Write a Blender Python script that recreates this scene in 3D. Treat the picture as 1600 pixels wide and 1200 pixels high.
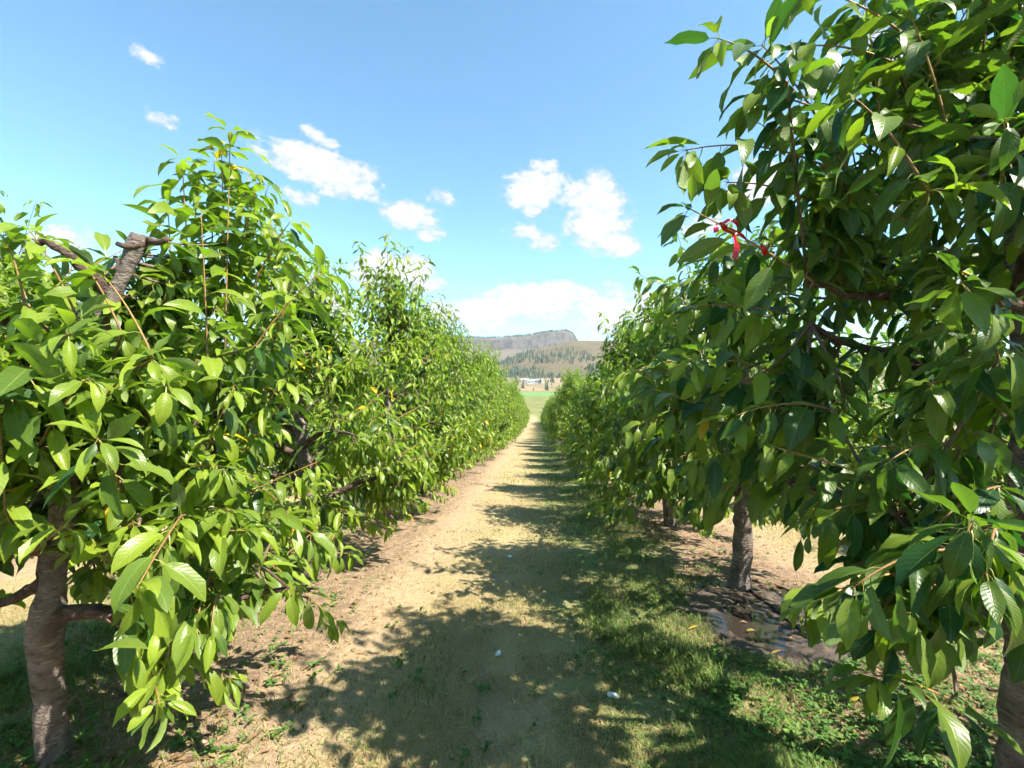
import bpy, math, random
import numpy as np
from mathutils import Vector, Matrix
from mathutils.bvhtree import BVHTree

for o in list(bpy.data.objects):
    bpy.data.objects.remove(o)
SC = bpy.context.scene
COL = SC.collection

# ------------------------------------------------------------------ camera
FPX = 711.0                       # focal length in pixels of the 1600 px wide photograph (16 mm lens)
CAM = np.array([0.0, 0.0, 1.6])
cam_d = bpy.data.cameras.new('camera')
cam_d.lens = 16.0
cam_d.sensor_width = 36.0
cam_d.clip_start = 0.05
cam_d.clip_end = 20000.0
cam = bpy.data.objects.new('camera', cam_d)
cam.location = CAM
cam.rotation_euler = (math.radians(90), 0, 0)
COL.objects.link(cam)
SC.camera = cam

# ------------------------------------------------------------------ light
SUN_EL = math.radians(51)
SUN_AZ = math.radians(118)        # clockwise from +Y (the way the camera looks)
SUN_DIR = np.array([math.sin(SUN_AZ) * math.cos(SUN_EL), math.cos(SUN_AZ) * math.cos(SUN_EL), math.sin(SUN_EL)])
sun_d = bpy.data.lights.new('sun', 'SUN')
sun_d.energy = 5.0
sun_d.angle = math.radians(0.55)
sun_d.color = (1.0, 0.94, 0.84)
sun = bpy.data.objects.new('sun', sun_d)
sun.rotation_euler = Vector(SUN_DIR).to_track_quat('Z', 'Y').to_euler()
sun.location = (8, -4, 12)
COL.objects.link(sun)

SC.view_settings.view_transform = 'Standard'
SC.view_settings.look = 'None'
SC.view_settings.gamma = 1.0
SC.view_settings.exposure = 1.55
SC.view_settings.use_curve_mapping = False
SC.cycles.max_bounces = 5
SC.cycles.diffuse_bounces = 2
SC.cycles.glossy_bounces = 2
SC.cycles.transmission_bounces = 4
SC.cycles.transparent_max_bounces = 8
SC.cycles.use_denoising = True
SC.cycles.use_adaptive_sampling = True
SC.cycles.adaptive_threshold = .04
SC.cycles.adaptive_min_samples = 12
SC.cycles.debug_use_spatial_splits = True

# ------------------------------------------------------------------ node helpers
class NT:
    def __init__(self, tree):
        self.t = tree
        self.n = tree.nodes
        self.n.clear()

    def new(self, kind, **kw):
        nd = self.n.new(kind)
        for k, v in kw.items():
            setattr(nd, k, v)
        return nd

    def put(self, sock, v):
        if isinstance(v, bpy.types.NodeSocket):
            self.t.links.new(v, sock)
        elif v is not None:
            if isinstance(v, (tuple, list)) and sock.type == 'RGBA' and len(v) == 3:
                v = (*v, 1.0)
            sock.default_value = v

    def math(self, op, a, b=None, c=None, clamp=False):
        nd = self.new('ShaderNodeMath', operation=op, use_clamp=clamp)
        self.put(nd.inputs[0], a)
        if b is not None: self.put(nd.inputs[1], b)
        if c is not None: self.put(nd.inputs[2], c)
        return nd.outputs[0]

    def vmath(self, op, a, b=None, out=0):
        nd = self.new('ShaderNodeVectorMath', operation=op)
        self.put(nd.inputs[0], a)
        if b is not None: self.put(nd.inputs[1], b)
        return nd.outputs['Value'] if op in ('DOT_PRODUCT', 'LENGTH', 'DISTANCE') else nd.outputs[0]

    def step(self, x, lo, hi, a=0.0, b=1.0):
        nd = self.new('ShaderNodeMapRange', interpolation_type='SMOOTHSTEP')
        self.put(nd.inputs['Value'], x)
        self.put(nd.inputs['From Min'], lo); self.put(nd.inputs['From Max'], hi)
        self.put(nd.inputs['To Min'], a); self.put(nd.inputs['To Max'], b)
        return nd.outputs['Result']

    def mix(self, f, a, b, mode='MIX'):
        nd = self.new('ShaderNodeMix', data_type='RGBA', blend_type=mode)
        self.put(nd.inputs[0], f)
        self.put(nd.inputs[6], a); self.put(nd.inputs[7], b)
        return nd.outputs[2]

    def noise(self, vec, scale, detail=4.0, rough=0.55, out=0, dist=0.0):
        nd = self.new('ShaderNodeTexNoise')
        if vec is not None: self.put(nd.inputs['Vector'], vec)
        nd.inputs['Scale'].default_value = scale
        nd.inputs['Detail'].default_value = detail
        nd.inputs['Roughness'].default_value = rough
        nd.inputs['Distortion'].default_value = dist
        return nd.outputs[out]

    def mapping(self, vec, scale=(1, 1, 1), rot=(0, 0, 0), loc=(0, 0, 0)):
        nd = self.new('ShaderNodeMapping')
        self.put(nd.inputs['Vector'], vec)
        nd.inputs['Scale'].default_value = scale
        nd.inputs['Rotation'].default_value = rot
        nd.inputs['Location'].default_value = loc
        return nd.outputs[0]

    def sep(self, vec):
        nd = self.new('ShaderNodeSeparateXYZ')
        self.put(nd.inputs[0], vec)
        return nd.outputs

    def bump(self, h, strength=0.5, dist=0.01):
        nd = self.new('ShaderNodeBump')
        nd.inputs['Strength'].default_value = strength
        nd.inputs['Distance'].default_value = dist
        self.put(nd.inputs['Height'], h)
        return nd.outputs[0]

    def attr(self, name, out='Color'):
        return self.new('ShaderNodeAttribute', attribute_name=name).outputs[out]

    def pos(self):
        return self.new('ShaderNodeNewGeometry').outputs['Position']

    def principled(self, color, rough=0.7, normal=None, spec=0.5, **kw):
        nd = self.new('ShaderNodeBsdfPrincipled')
        self.put(nd.inputs['Base Color'], color)
        self.put(nd.inputs['Roughness'], rough)
        self.put(nd.inputs['Specular IOR Level'], spec)
        if normal is not None: self.put(nd.inputs['Normal'], normal)
        for k, v in kw.items():
            self.put(nd.inputs[k.replace('_', ' ')], v)
        return nd.outputs[0]

    def out(self, shader, kind='ShaderNodeOutputMaterial'):
        nd = self.new(kind)
        self.put(nd.inputs['Surface'], shader)


def material(name):
    m = bpy.data.materials.new(name)
    m.use_nodes = True
    return m, NT(m.node_tree)


def simple_mat(name, color, rough=0.7, var=0.15, scale=8.0, metallic=0.0, spec=0.4):
    m, n = material(name)
    nz = n.noise(n.pos(), scale, 4)
    c = n.mix(n.step(nz, .3, .7), tuple(c * (1 - var) for c in color), tuple(min(1, c * (1 + var)) for c in color))
    n.out(n.principled(c, rough, spec=spec, Metallic=metallic))
    return m

# ------------------------------------------------------------------ sky (world)
def pix_dir(px, py):
    d = np.array([(px - 800.0) / FPX, 1.0, (600.0 - py) / FPX])
    return d / np.linalg.norm(d)

world = bpy.data.worlds.new('World')
SC.world = world
world.use_nodes = True
w = NT(world.node_tree)
sky = w.new('ShaderNodeTexSky', sky_type='NISHITA')
sky.sun_disc = False
sky.sun_elevation = SUN_EL
sky.sun_rotation = SUN_AZ
sky.altitude = 400
sky.air_density = 1.0
sky.dust_density = 0.1
sky.ozone_density = 1.3
D = w.new('ShaderNodeTexCoord').outputs['Generated']
world.cycles.sampling_method = 'MANUAL'
world.cycles.sample_map_resolution = 256
# clouds: centre (photo pixel), half width, half height, tilt in degrees, weight
CLOUDS = [
    (505, 262, 92, 34, -20, 1.0), (505, 216, 48, 18, -22, .85), (560, 296, 42, 20, -25, .8),
    (645, 342, 55, 26, -22, .75), (668, 362, 36, 14, -10, .8),
    (835, 292, 52, 42, -18, 1.0), (925, 335, 66, 52, -25, 1.0), (965, 380, 42, 18, -15, .9),
    (825, 368, 44, 13, -20, .62), (467, 302, 22, 11, -20, .62), (690, 310, 26, 11, -20, .62),
    (234, 92, 24, 12, -50, .6), (252, 183, 30, 12, -5, .62), (396, 213, 18, 9, -15, .5), 
    (605, 430, 72, 34, 0, 1.15), (660, 446, 44, 14, 0, .7),
    (90, 380, 90, 26, 4, .8), (20, 430, 90, 40, 0, .8), (470, 480, 130, 46, 0, .8),
    (735, 490, 74, 28, 0, 1.1), (815, 474, 84, 32, 0, 1.2), (870, 458, 80, 18, -4, .95), (985, 488, 90, 42, 0, 1.0),
    (1190, 292, 70, 34, 0, .9), (1335, 318, 90, 42, 0, .9), (1100, 352, 44, 26, 0, .7), (1395, 86, 70, 40, -30, .8),
    (1560, 430, 130, 40, 0, .8),
]
# the cloud shapes lie on the flat plane of directions (x / |y|, z / |y|): the sky behind the viewer repeats the one ahead
xyz = w.sep(D)
zD = xyz[2]
inv = w.math('DIVIDE', 1.0, w.math('MAXIMUM', w.math('ABSOLUTE', xyz[1]), .04))
warp = w.sep(w.noise(D, 11.0, 1, .5, out=1))
gx = w.math('ADD', w.math('MULTIPLY', xyz[0], inv), w.math('MULTIPLY_ADD', warp[0], .06, -.03))
gy = w.math('ADD', w.math('MULTIPLY', zD, inv), w.math('MULTIPLY_ADD', warp[1], .05, -.025))
v1 = w.new('ShaderNodeCombineXYZ'); v2 = w.new('ShaderNodeCombineXYZ')
w.put(v1.inputs[0], w.math('MULTIPLY', gx, gx)); w.put(v1.inputs[1], w.math('MULTIPLY', gx, gy)); w.put(v1.inputs[2], w.math('MULTIPLY', gy, gy))
w.put(v2.inputs[0], gx); w.put(v2.inputs[1], gy); v2.inputs[2].default_value = 1.0
field = None
for (px, py, hw, hh, tilt, wt) in CLOUDS:
    if wt < .7: hw, hh, wt = hw * 1.7, hh * 1.9, wt - .22      # wisps: large and thin, shaped by the noise
    cx, cy = (px - 800) / FPX, (600 - py) / FPX
    c, s = math.cos(math.radians(tilt)), math.sin(math.radians(tilt))
    ia, ib = FPX / hw / 1.12, FPX / hh / 1.12
    A, B, C_ = (c * ia) ** 2 + (s * ib) ** 2, 2 * c * s * (ia ** 2 - ib ** 2), (s * ia) ** 2 + (c * ib) ** 2
    k2 = (-2 * A * cx - B * cy, -2 * C_ * cy - B * cx, A * cx * cx + B * cx * cy + C_ * cy * cy + 1 - wt)
    r2 = w.math('ADD', w.vmath('DOT_PRODUCT', v1.outputs[0], (A, B, C_)), w.vmath('DOT_PRODUCT', v2.outputs[0], k2))
    field = r2 if field is None else w.math('MINIMUM', field, r2)
field = w.math('SUBTRACT', 1.0, field)
n1 = w.noise(w.mapping(D, (1, 1, 1.5)), 14.0, 4, .6)
n2 = w.noise(w.mapping(D, (1, 1, 1.7)), 46.0, 5, .62)
dens = w.math('ADD', w.math('MAXIMUM', field, -1.0), w.math('MULTIPLY', w.math('SUBTRACT', n1, .49), 2.2))
dens = w.math('ADD', dens, w.math('MULTIPLY', w.math('SUBTRACT', n2, .5), 1.7))
alpha = w.step(dens, .05, .6)
alpha = w.math('POWER', alpha, .8)
# thin veil of distant cloud low all round the horizon
band = w.noise(w.mapping(D, (1, 1, 4.0)), 5.0, 3, .6)
veil = w.math('MULTIPLY', w.step(zD, .27, .0), w.step(band, .34, .72, .25, .9))
veil = w.math('MULTIPLY', veil, .85)
alpha = w.math('MAXIMUM', w.math('MULTIPLY', alpha, .97), veil)
cloud_col = w.mix(w.step(w.math('MULTIPLY_ADD', w.math('SUBTRACT', n2, .5), .9, dens), .15, 1.25), (.25, .29, .34, 1), (.41, .41, .415, 1))
sky_col = w.vmath('MULTIPLY', sky.outputs[0], (.084, .113, .110))
bg = w.new('ShaderNodeBackground')
w.put(bg.inputs['Color'], w.mix(alpha, sky_col, cloud_col))
bg.inputs['Strength'].default_value = 1.0
w.out(bg.outputs[0], 'ShaderNodeOutputWorld')

# ------------------------------------------------------------------ small maths
ROWA = math.radians(3.06)                     # the rows run a little to the right of the view
CA, SA = math.cos(ROWA), math.sin(ROWA)
PITCH = 4.1                                   # distance between tree rows
ROW_R, ROW_L = 1.9, -2.2

def row_xy(s, a):                             # (lateral, along the row) -> world x, y
    return s * CA + a * SA, -s * SA + a * CA

def to_row(x, y):
    return x * CA - y * SA, x * SA + y * CA

def hash2(ix, iy, seed):
    h = (ix.astype(np.int64) * 374761393 + iy.astype(np.int64) * 668265263 + seed * 974634777) & 0x7fffffff
    h = ((h ^ (h >> 13)) * 1274126177) & 0x7fffffff
    return ((h ^ (h >> 16)) & 0xffff) / 65535.0

def vnoise(x, y, seed=0):
    x = np.asarray(x, float); y = np.asarray(y, float)
    ix = np.floor(x); iy = np.floor(y)
    fx = x - ix; fy = y - iy
    fx = fx * fx * (3 - 2 * fx); fy = fy * fy * (3 - 2 * fy)
    a = hash2(ix, iy, seed); b = hash2(ix + 1, iy, seed)
    c = hash2(ix, iy + 1, seed); d = hash2(ix + 1, iy + 1, seed)
    return (a * (1 - fx) + b * fx) * (1 - fy) + (c * (1 - fx) + d * fx) * fy

def fbm(x, y, seed=0, octv=4):
    t = 0; amp = .5
    for i in range(octv):
        t = t + amp * vnoise(np.asarray(x) * 2 ** i + 17.3 * i, np.asarray(y) * 2 ** i - 9.1 * i, seed + i)
        amp *= .5
    return t

PUD = np.array([1.98, 3.62])

def sstep(x, a, b):
    t = np.clip((x - a) / (b - a), 0, 1)
    return t * t * (3 - 2 * t)

def gz0(y):
    y = np.asarray(y, float)
    z = -.07 * np.clip(y, -40, 40)
    t = np.clip(y - 40, 0, 60)
    z = z - (.07 * t - .07 * t * t / 120)
    z = z + 8.9 * sstep(y, 400, 640) + 16 * sstep(y, 640, 1400)
    return z

def gz(x, y):
    x = np.asarray(x, float); y = np.asarray(y, float)
    s, a = to_row(x, y)
    z = gz0(y)
    near = 1 - sstep(np.hypot(x, y), 60, 140)
    per = (s - ROW_L) / PITCH
    z = z + near * (.035 * np.cos(per * 2 * np.pi) + .03 * (fbm(x * .9, y * .9, 3, 3) - .45))
    # two shallow wheel ruts in each alley
    m = (s - ROW_L) % PITCH
    z = z - near * .02 * (np.exp(-((m - 1.15) / .25) ** 2) + np.exp(-((m - 2.75) / .25) ** 2))
    r = np.hypot((x - PUD[0]) / 1.0, (y - PUD[1]) / 1.15)
    k = 1 - sstep(r, .45, 1.1)
    zp = gz0(PUD[1]) + .0
    z = z * (1 - k) + (zp - .01) * k
    return z

def ground_at(px, py):
    """World point of the ground seen at a photo pixel."""
    dx, dz = (px - 800) / FPX, (600 - py) / FPX
    d = 2.0
    for _ in range(40):
        z = float(gz(dx * d, d))
        d2 = (z - CAM[2]) / dz
        d = .5 * d + .5 * d2
    return np.array([dx * d, d, float(gz(dx * d, d))])

def P(px, py, d):
    """World point at depth d seen at a photo pixel."""
    return np.array([(px - 800) / FPX * d, d, CAM[2] + (600 - py) / FPX * d])

# ------------------------------------------------------------------ mesh helpers
def mk_mesh(name, verts, quads=None, tris=None, smooth=True, attrs=None):
    verts = np.asarray(verts, np.float32)
    quads = np.zeros((0, 4), np.int32) if quads is None or len(quads) == 0 else np.asarray(quads, np.int32)
    tris = np.zeros((0, 3), np.int32) if tris is None or len(tris) == 0 else np.asarray(tris, np.int32)
    me = bpy.data.meshes.new(name)
    me.vertices.add(len(verts))
    me.vertices.foreach_set('co', verts.ravel())
    nl = quads.size + tris.size
    me.loops.add(nl)
    me.loops.foreach_set('vertex_index', np.concatenate([quads.ravel(), tris.ravel()]))
    me.polygons.add(len(quads) + len(tris))
    st = np.concatenate([np.arange(len(quads)) * 4, quads.size + np.arange(len(tris)) * 3]).astype(np.int32)
    me.polygons.foreach_set('loop_start', st)
    me.polygons.foreach_set('use_smooth', np.full(len(st), smooth, bool))
    if attrs:
        for k, v in attrs.items():
            v = np.asarray(v, np.float32)
            if v.shape[1] == 4:
                a = me.attributes.new(k, 'FLOAT_COLOR', 'POINT'); a.data.foreach_set('color', v.ravel())
            else:
                a = me.attributes.new(k, 'FLOAT_VECTOR', 'POINT'); a.data.foreach_set('vector', v.ravel())
    me.update(calc_edges=True)
    return me

def link(name, me, mat=None, parent=None, loc=None):
    o = bpy.data.objects.new(name, me)
    COL.objects.link(o)
    if mat is not None and me is not None and len(me.materials) == 0:
        me.materials.append(mat)
    if parent is not None: o.parent = parent
    if loc is not None: o.location = loc
    return o

def tag(o, label=None, cat=None, group=None, kind=None):
    if label: o['label'] = label
    if cat: o['category'] = cat
    if group: o['group'] = group
    if kind: o['kind'] = kind
    return o

class Acc:
    """Collects pieces into one mesh."""
    def __init__(self):
        self.v, self.q, self.t, self.n, self.at = [], [], [], 0, {}

    def add(self, v, q=None, t=None, **attrs):
        v = np.asarray(v, float)
        self.v.append(v)
        if q is not None and len(q): self.q.append(np.asarray(q) + self.n)
        if t is not None and len(t): self.t.append(np.asarray(t) + self.n)
        for k, a in attrs.items():
            self.at.setdefault(k, []).append(np.asarray(a, float))
        self.n += len(v)

    def mesh(self, name, smooth=True):
        cat = lambda l, w: np.concatenate(l) if l else np.zeros((0, w))
        return mk_mesh(name, cat(self.v, 3), cat(self.q, 4), cat(self.t, 3), smooth,
                       {k: np.concatenate(a) for k, a in self.at.items()} or None)

    def box(self, c, size, rz=0.0):
        c = np.asarray(c, float); h = np.asarray(size, float) / 2
        s = np.array([[-1, -1, -1], [1, -1, -1], [1, 1, -1], [-1, 1, -1], [-1, -1, 1], [1, -1, 1], [1, 1, 1], [-1, 1, 1]]) * h
        cr, sr = math.cos(rz), math.sin(rz)
        s = np.stack([s[:, 0] * cr - s[:, 1] * sr, s[:, 0] * sr + s[:, 1] * cr, s[:, 2]], 1) + c
        self.add(s, [[0, 3, 2, 1], [4, 5, 6, 7], [0, 1, 5, 4], [1, 2, 6, 5], [2, 3, 7, 6], [3, 0, 4, 7]])

def norm(v):
    v = np.asarray(v, float)
    return v / np.maximum(np.linalg.norm(v, axis=-1, keepdims=True), 1e-9)

def tube(pts, rad, sides=6, rough=0.0, seed=0, cap=True):
    pts = np.asarray(pts, float); rad = np.asarray(rad, float)
    n = len(pts)
    tan = norm(np.gradient(pts, axis=0))
    up = np.array([0, 0, 1.0]) if abs(tan[0][2]) < .9 else np.array([1.0, 0, 0])
    u = norm(np.cross(tan[0], up))
    ang = np.arange(sides) / sides * 2 * np.pi
    vs = []
    for i in range(n):
        u = norm(u - tan[i] * np.dot(u, tan[i]))
        v = np.cross(tan[i], u)
        r = np.full(sides, rad[i])
        if rough:
            r = r * (1 + rough * (fbm(np.cos(ang) * 1.5 + i * .13 + seed, np.sin(ang) * 1.5 + i * .09, seed, 4) - .47) * 2)
        vs.append(pts[i] + np.outer(np.cos(ang) * r, u) + np.outer(np.sin(ang) * r, v))
    V = np.concatenate(vs)
    i = np.arange(n - 1)[:, None] * sides; j = np.arange(sides)[None, :]; k = (np.arange(sides) + 1)[None, :] % sides
    Q = np.stack([i + j, i + k, i + sides + k, i + sides + j], -1).reshape(-1, 4)
    T = np.zeros((0, 3), int)
    if cap:
        V = np.concatenate([V, pts[-1:], pts[:1]])
        b = (n - 1) * sides
        T = np.concatenate([np.array([[b + a, b + (a + 1) % sides, len(V) - 2] for a in range(sides)]),
                            np.array([[(a + 1) % sides, a, len(V) - 1] for a in range(sides)])])
    return V, Q, T

def bez(p0, c, p1, n):
    t = np.linspace(0, 1, n)[:, None]
    return (1 - t) ** 2 * p0 + 2 * t * (1 - t) * c + t * t * p1

def resample(pts, step):
    pts = np.asarray(pts, float)
    seg = np.linalg.norm(np.diff(pts, axis=0), axis=1)
    L = np.concatenate([[0], np.cumsum(seg)])
    n = max(2, int(L[-1] / step) + 1)
    s = np.linspace(0, L[-1], n)
    return np.stack([np.interp(s, L, pts[:, k]) for k in range(3)], 1), L[-1]

# ------------------------------------------------------------------ materials
def leaf_material():
    m, n = material('cherry_leaf')
    tint = n.attr('tint')
    luv = n.sep(n.attr('luv', 'Vector'))
    u, v, pet = luv[0], luv[1], luv[2]
    av = n.math('ABSOLUTE', v)
    ph = n.math('FRACT', n.math('SUBTRACT', n.math('MULTIPLY', u, 11.0), n.math('MULTIPLY', av, 2.0)))
    rib = n.math('ABSOLUTE', n.math('SUBTRACT', ph, .5))               # 0.5 at a side vein, 0 between two
    vein = n.step(rib, .40, .5)
    mid = n.step(av, .09, .02)
    lines = n.math('MAXIMUM', mid, n.math('MULTIPLY', vein, .55))
    nz = n.noise(n.pos(), 45.0, 3)
    top = n.mix(n.math('MULTIPLY', lines, .34), tint, (.26, .34, .10, 1))
    top = n.mix(n.step(nz, .35, .75, 0, .4), top, n.vmath('MULTIPLY', top, (.7, .78, .8)))
    top = n.mix(n.step(n.noise(n.pos(), 130.0, 2), .70, .76, 0, .55), top, (.16, .12, .04, 1))
    under = n.mix(.55, tint, (.20, .27, .10, 1))
    under = n.mix(n.math('MULTIPLY', lines, .4), under, (.36, .42, .20, 1))
    back = n.new('ShaderNodeNewGeometry').outputs['Backfacing']
    col = n.mix(back, top, under)
    col = n.mix(pet, col, (.30, .26, .07, 1))
    hgt = n.math('SUBTRACT', n.math('MULTIPLY', n.math('SUBTRACT', .5, rib), 1.0), n.math('MULTIPLY', mid, .6))
    bm = n.bump(hgt, .22, .003)
    rough = n.mix(back, (.36, .36, .36, 1), (.62, .62, .62, 1))
    p = n.principled(col, rough, bm, .30)
    tr = n.new('ShaderNodeBsdfTranslucent')
    tc = n.vmath('MULTIPLY', tint, (2.3, 2.9, .9))
    tc = n.mix(n.math('MULTIPLY', lines, .25), tc, n.vmath('MULTIPLY', tc, (.6, .65, .6)))
    n.put(tr.inputs['Color'], tc)
    n.put(tr.inputs['Normal'], bm)
    ms = n.new('ShaderNodeMixShader')
    ms.inputs[0].default_value = .28
    n.t.links.new(p, ms.inputs[1]); n.t.links.new(tr.outputs[0], ms.inputs[2])
    n.out(ms.outputs[0])
    return m

def bark_material(name, base, dark, light, band=26.0):
    m, n = material(name)
    ob = n.new('ShaderNodeTexCoord').outputs['Object']
    big = n.noise(ob, 7.0, 5, .65, dist=.6)
    lent = n.noise(n.mapping(ob, (13, 13, band * 5)), 1.0, 4, .6)
    fine = n.noise(ob, 85.0, 5, .72)
    lump = n.noise(n.mapping(ob, (1, 1, 2.2)), 24.0, 4, .65)
    c = n.mix(n.step(big, .36, .64), dark, base)
    c = n.mix(n.step(lump, .5, .68, 0, .65), c, tuple(x * .55 for x in dark))
    c = n.mix(n.step(lent, .57, .66, 0, .6), c, light)
    c = n.mix(n.step(fine, .55, .75, 0, .7), c, tuple(x * .4 for x in dark))
    h = n.math('ADD', n.math('MULTIPLY', lent, .35), n.math('ADD', n.math('MULTIPLY', fine, .5), n.math('MULTIPLY', lump, 1.2)))
    n.out(n.principled(c, .9, n.bump(h, 1.0, .02), .2))
    return m

MAT_LEAF = leaf_material()
MAT_BARK = bark_material('cherry_bark', (.27, .22, .185), (.13, .10, .085), (.46, .39, .33))
MAT_BRANCH = bark_material('branch_bark', (.17, .115, .085), (.075, .05, .04), (.27, .19, .14), 8.0)
def shoot_material():
    m, n = material('young_shoot')
    t = n.attr('tint')
    c = n.mix(n.step(n.noise(n.pos(), 60.0, 3), .4, .65, 0, .5), t, n.vmath('MULTIPLY', t, (.55, .5, .5)))
    n.out(n.principled(c, .6, None, .3))
    return m
MAT_SHOOT = shoot_material()

def ground_material():
    m, n = material('orchard_ground')
    pos = n.pos()
    x, y, z = n.sep(pos)
    wob = n.noise(pos, .9, 3, .5)
    wob2 = n.noise(pos, 4.5, 4, .6)
    s = n.math('SUBTRACT', n.math('MULTIPLY', x, CA), n.math('MULTIPLY', y, SA))
    s = n.math('ADD', s, n.math('MULTIPLY', n.math('SUBTRACT', wob, .5), .55))
    s = n.math('ADD', s, n.math('MULTIPLY', n.math('SUBTRACT', wob2, .5), .35))
    q = n.math('SUBTRACT', s, ROW_L)
    q = n.math('SUBTRACT', q, n.math('MULTIPLY', n.math('FLOOR', n.math('DIVIDE', q, PITCH)), PITCH))   # 0 .. PITCH across an alley
    fine = n.noise(pos, 70.0, 6, .7)
    mid = n.noise(pos, 14.0, 5, .65)
    blot = n.noise(pos, 2.2, 4, .6)
    soil = n.mix(n.step(mid, .3, .7), (.285, .20, .115, 1), (.37, .27, .16, 1))
    soil = n.mix(n.step(fine, .55, .8, 0, .55), soil, (.27, .185, .12, 1))
    straw = n.mix(n.step(fine, .3, .7), (.29, .225, .105, 1), (.39, .31, .155, 1))
    straw = n.mix(n.step(mid, .52, .75, 0, .6), straw, (.27, .205, .09, 1))
    green = n.mix(n.step(fine, .3, .7), (.085, .125, .03, 1), (.17, .21, .06, 1))
    green = n.mix(n.step(mid, .45, .7, 0, .5), green, (.22, .19, .09, 1))
    under = n.mix(n.step(mid, .35, .65), (.17, .115, .075, 1), (.30, .205, .125, 1))     # mulch below the trees, its width also painting in shade under them
    under = n.mix(n.step(fine, .55, .75, 0, .6), under, (.10, .07, .05, 1))
    col = n.mix(n.step(q, .5, 1.0), under, soil)
    col = n.mix(n.math('MULTIPLY', n.step(q, .92, 1.45), n.step(blot, .3, .55, .45, 1.0)), col, straw)
    gmix = n.math('MULTIPLY', n.step(q, 1.85, 2.7), n.step(blot, .30, .58, .35, 1.0))
    col = n.mix(gmix, col, green)
    col = n.mix(n.step(q, 3.45, 3.85), col, under)
    # wet mud about the puddle
    w1 = n.vmath('DISTANCE', n.vmath('MULTIPLY', pos, (1, .85, 0)), (PUD[0], PUD[1] * .85, 0))
    wet = n.math('MULTIPLY', n.step(n.math('ADD', w1, n.math('MULTIPLY', n.math('SUBTRACT', wob2, .5), .8)), 1.0, .45), .8)
    mud = n.mix(n.step(fine, .3, .7), (.045, .033, .025, 1), (.10, .075, .055, 1))
    col = n.mix(wet, col, mud)
    # farther off: dry rangeland with greener patches
    farn = n.noise(pos, .012, 6, .6)
    far = n.mix(n.step(farn, .4, .62), (.27, .185, .115, 1), (.15, .135, .06, 1))
    mead = n.mix(n.step(n.noise(pos, .15, 4), .35, .65), (.20, .18, .065, 1), (.12, .145, .04, 1))
    col = n.mix(n.step(y, 80, 105), col, mead)
    col = n.mix(n.step(y, 380, 430), col, far)
    h = n.math('ADD', n.math('MULTIPLY', fine, .35), n.math('MULTIPLY', mid, .7))
    rough = n.math('SUBTRACT', .95, n.math('MULTIPLY', wet, .55))
    n.out(n.principled(col, rough, n.bump(h, .8, .035), .3))
    return m

# ------------------------------------------------------------------ terrain
def sinh_axis(lo, hi, n, a):
    t = np.linspace(math.asinh(lo / a), math.asinh(hi / a), n)
    return a * np.sinh(t)

def build_ground():
    xs = sinh_axis(-8600, 8600, 390, 2.5)
    ys = 3.0 + sinh_axis(-600, 7000, 380, 2.5)
    X, Y = np.meshgrid(xs, ys)
    Z = gz(X, Y)
    nx, ny = len(xs), len(ys)
    i = np.arange(ny - 1)[:, None] * nx; j = np.arange(nx - 1)[None, :]
    Q = np.stack([i + j, i + j + 1, i + nx + j + 1, i + nx + j], -1).reshape(-1, 4)
    me = mk_mesh('ground', np.stack([X.ravel(), Y.ravel(), Z.ravel()], 1), Q)
    tag(link('ground', me, ground_material()), 'sandy orchard floor with a mown grass alley between tree rows', kind='structure')

build_ground()

def hill_material(name, rock, grass, scrub):
    m, n = material(name)
    pos = n.pos()
    big = n.noise(pos, .004, 6, .62)
    mid = n.noise(n.mapping(pos, (1, 1, .22)), .03, 6, .7)
    fine = n.noise(pos, .09, 5, .65)
    nz = n.sep(n.new('ShaderNodeNewGeometry').outputs['Normal'])[2]
    c = n.mix(n.step(big, .4, .62), grass, scrub)
    c = n.mix(n.step(mid, .5, .7, 0, .6), c, tuple(x * .62 for x in grass))
    steep = n.step(n.math('ADD', nz, n.math('MULTIPLY', n.math('SUBTRACT', mid, .5), .35)), .90, .68)
    rc = n.mix(n.step(mid, .4, .6), rock, tuple(x * .42 for x in rock))
    c = n.mix(steep, c, rc)
    c = n.mix(n.step(fine, .54, .64, 0, .65), c, (.07, .08, .045, 1))
    n.out(n.principled(c, .95, n.bump(n.math('ADD', mid, fine), .6, 6.0), .1))
    return m

def hill_grid(prof, d_base, d_crest, d_back, base_z, shape, seed, amp, n_az=380, n_r=90, lo=-300, hi=1900):
    px = np.linspace(lo, hi, n_az)
    top = np.interp(px, [p[0] for p in prof], [p[1] for p in prof])
    tx = (px - 800) / FPX
    r = np.concatenate([np.linspace(0, 1, int(n_r * .75)), np.linspace(1, 1.6, n_r - int(n_r * .75) + 1)[1:]])
    D_ = np.where(r <= 1, d_base + (d_crest - d_base) * r, d_crest + (d_back - d_crest) * (r - 1) / .6)
    TX, DD = np.meshgrid(tx, D_)
    RR = np.repeat(r[:, None], n_az, 1)
    crest = CAM[2] + (600 - top) / FPX * d_crest
    CR = np.repeat(crest[None, :], len(r), 0)
    X = TX * DD
    sh = shape(RR, X)
    nzv = fbm(X * .0035, DD * .0035, seed, 6) - .48
    gul = np.abs(fbm(X * .006 + nzv * 1.5, DD * .0016, seed + 9, 4) - .47)
    k = np.clip(RR * (1.15 - np.clip(RR, 0, 1)) * 3, 0, 1)
    Z = base_z + (CR - base_z) * sh + amp * (nzv * 1.3 - gul * 1.2) * k
    Q = []
    i = np.arange(len(r) - 1)[:, None] * n_az; j = np.arange(n_az - 1)[None, :]
    Q = np.stack([i + j, i + j + 1, i + n_az + j + 1, i + n_az + j], -1).reshape(-1, 4)
    V = np.stack([X.ravel(), DD.ravel(), Z.ravel()], 1)
    return V, Q, (X, DD, Z)

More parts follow.
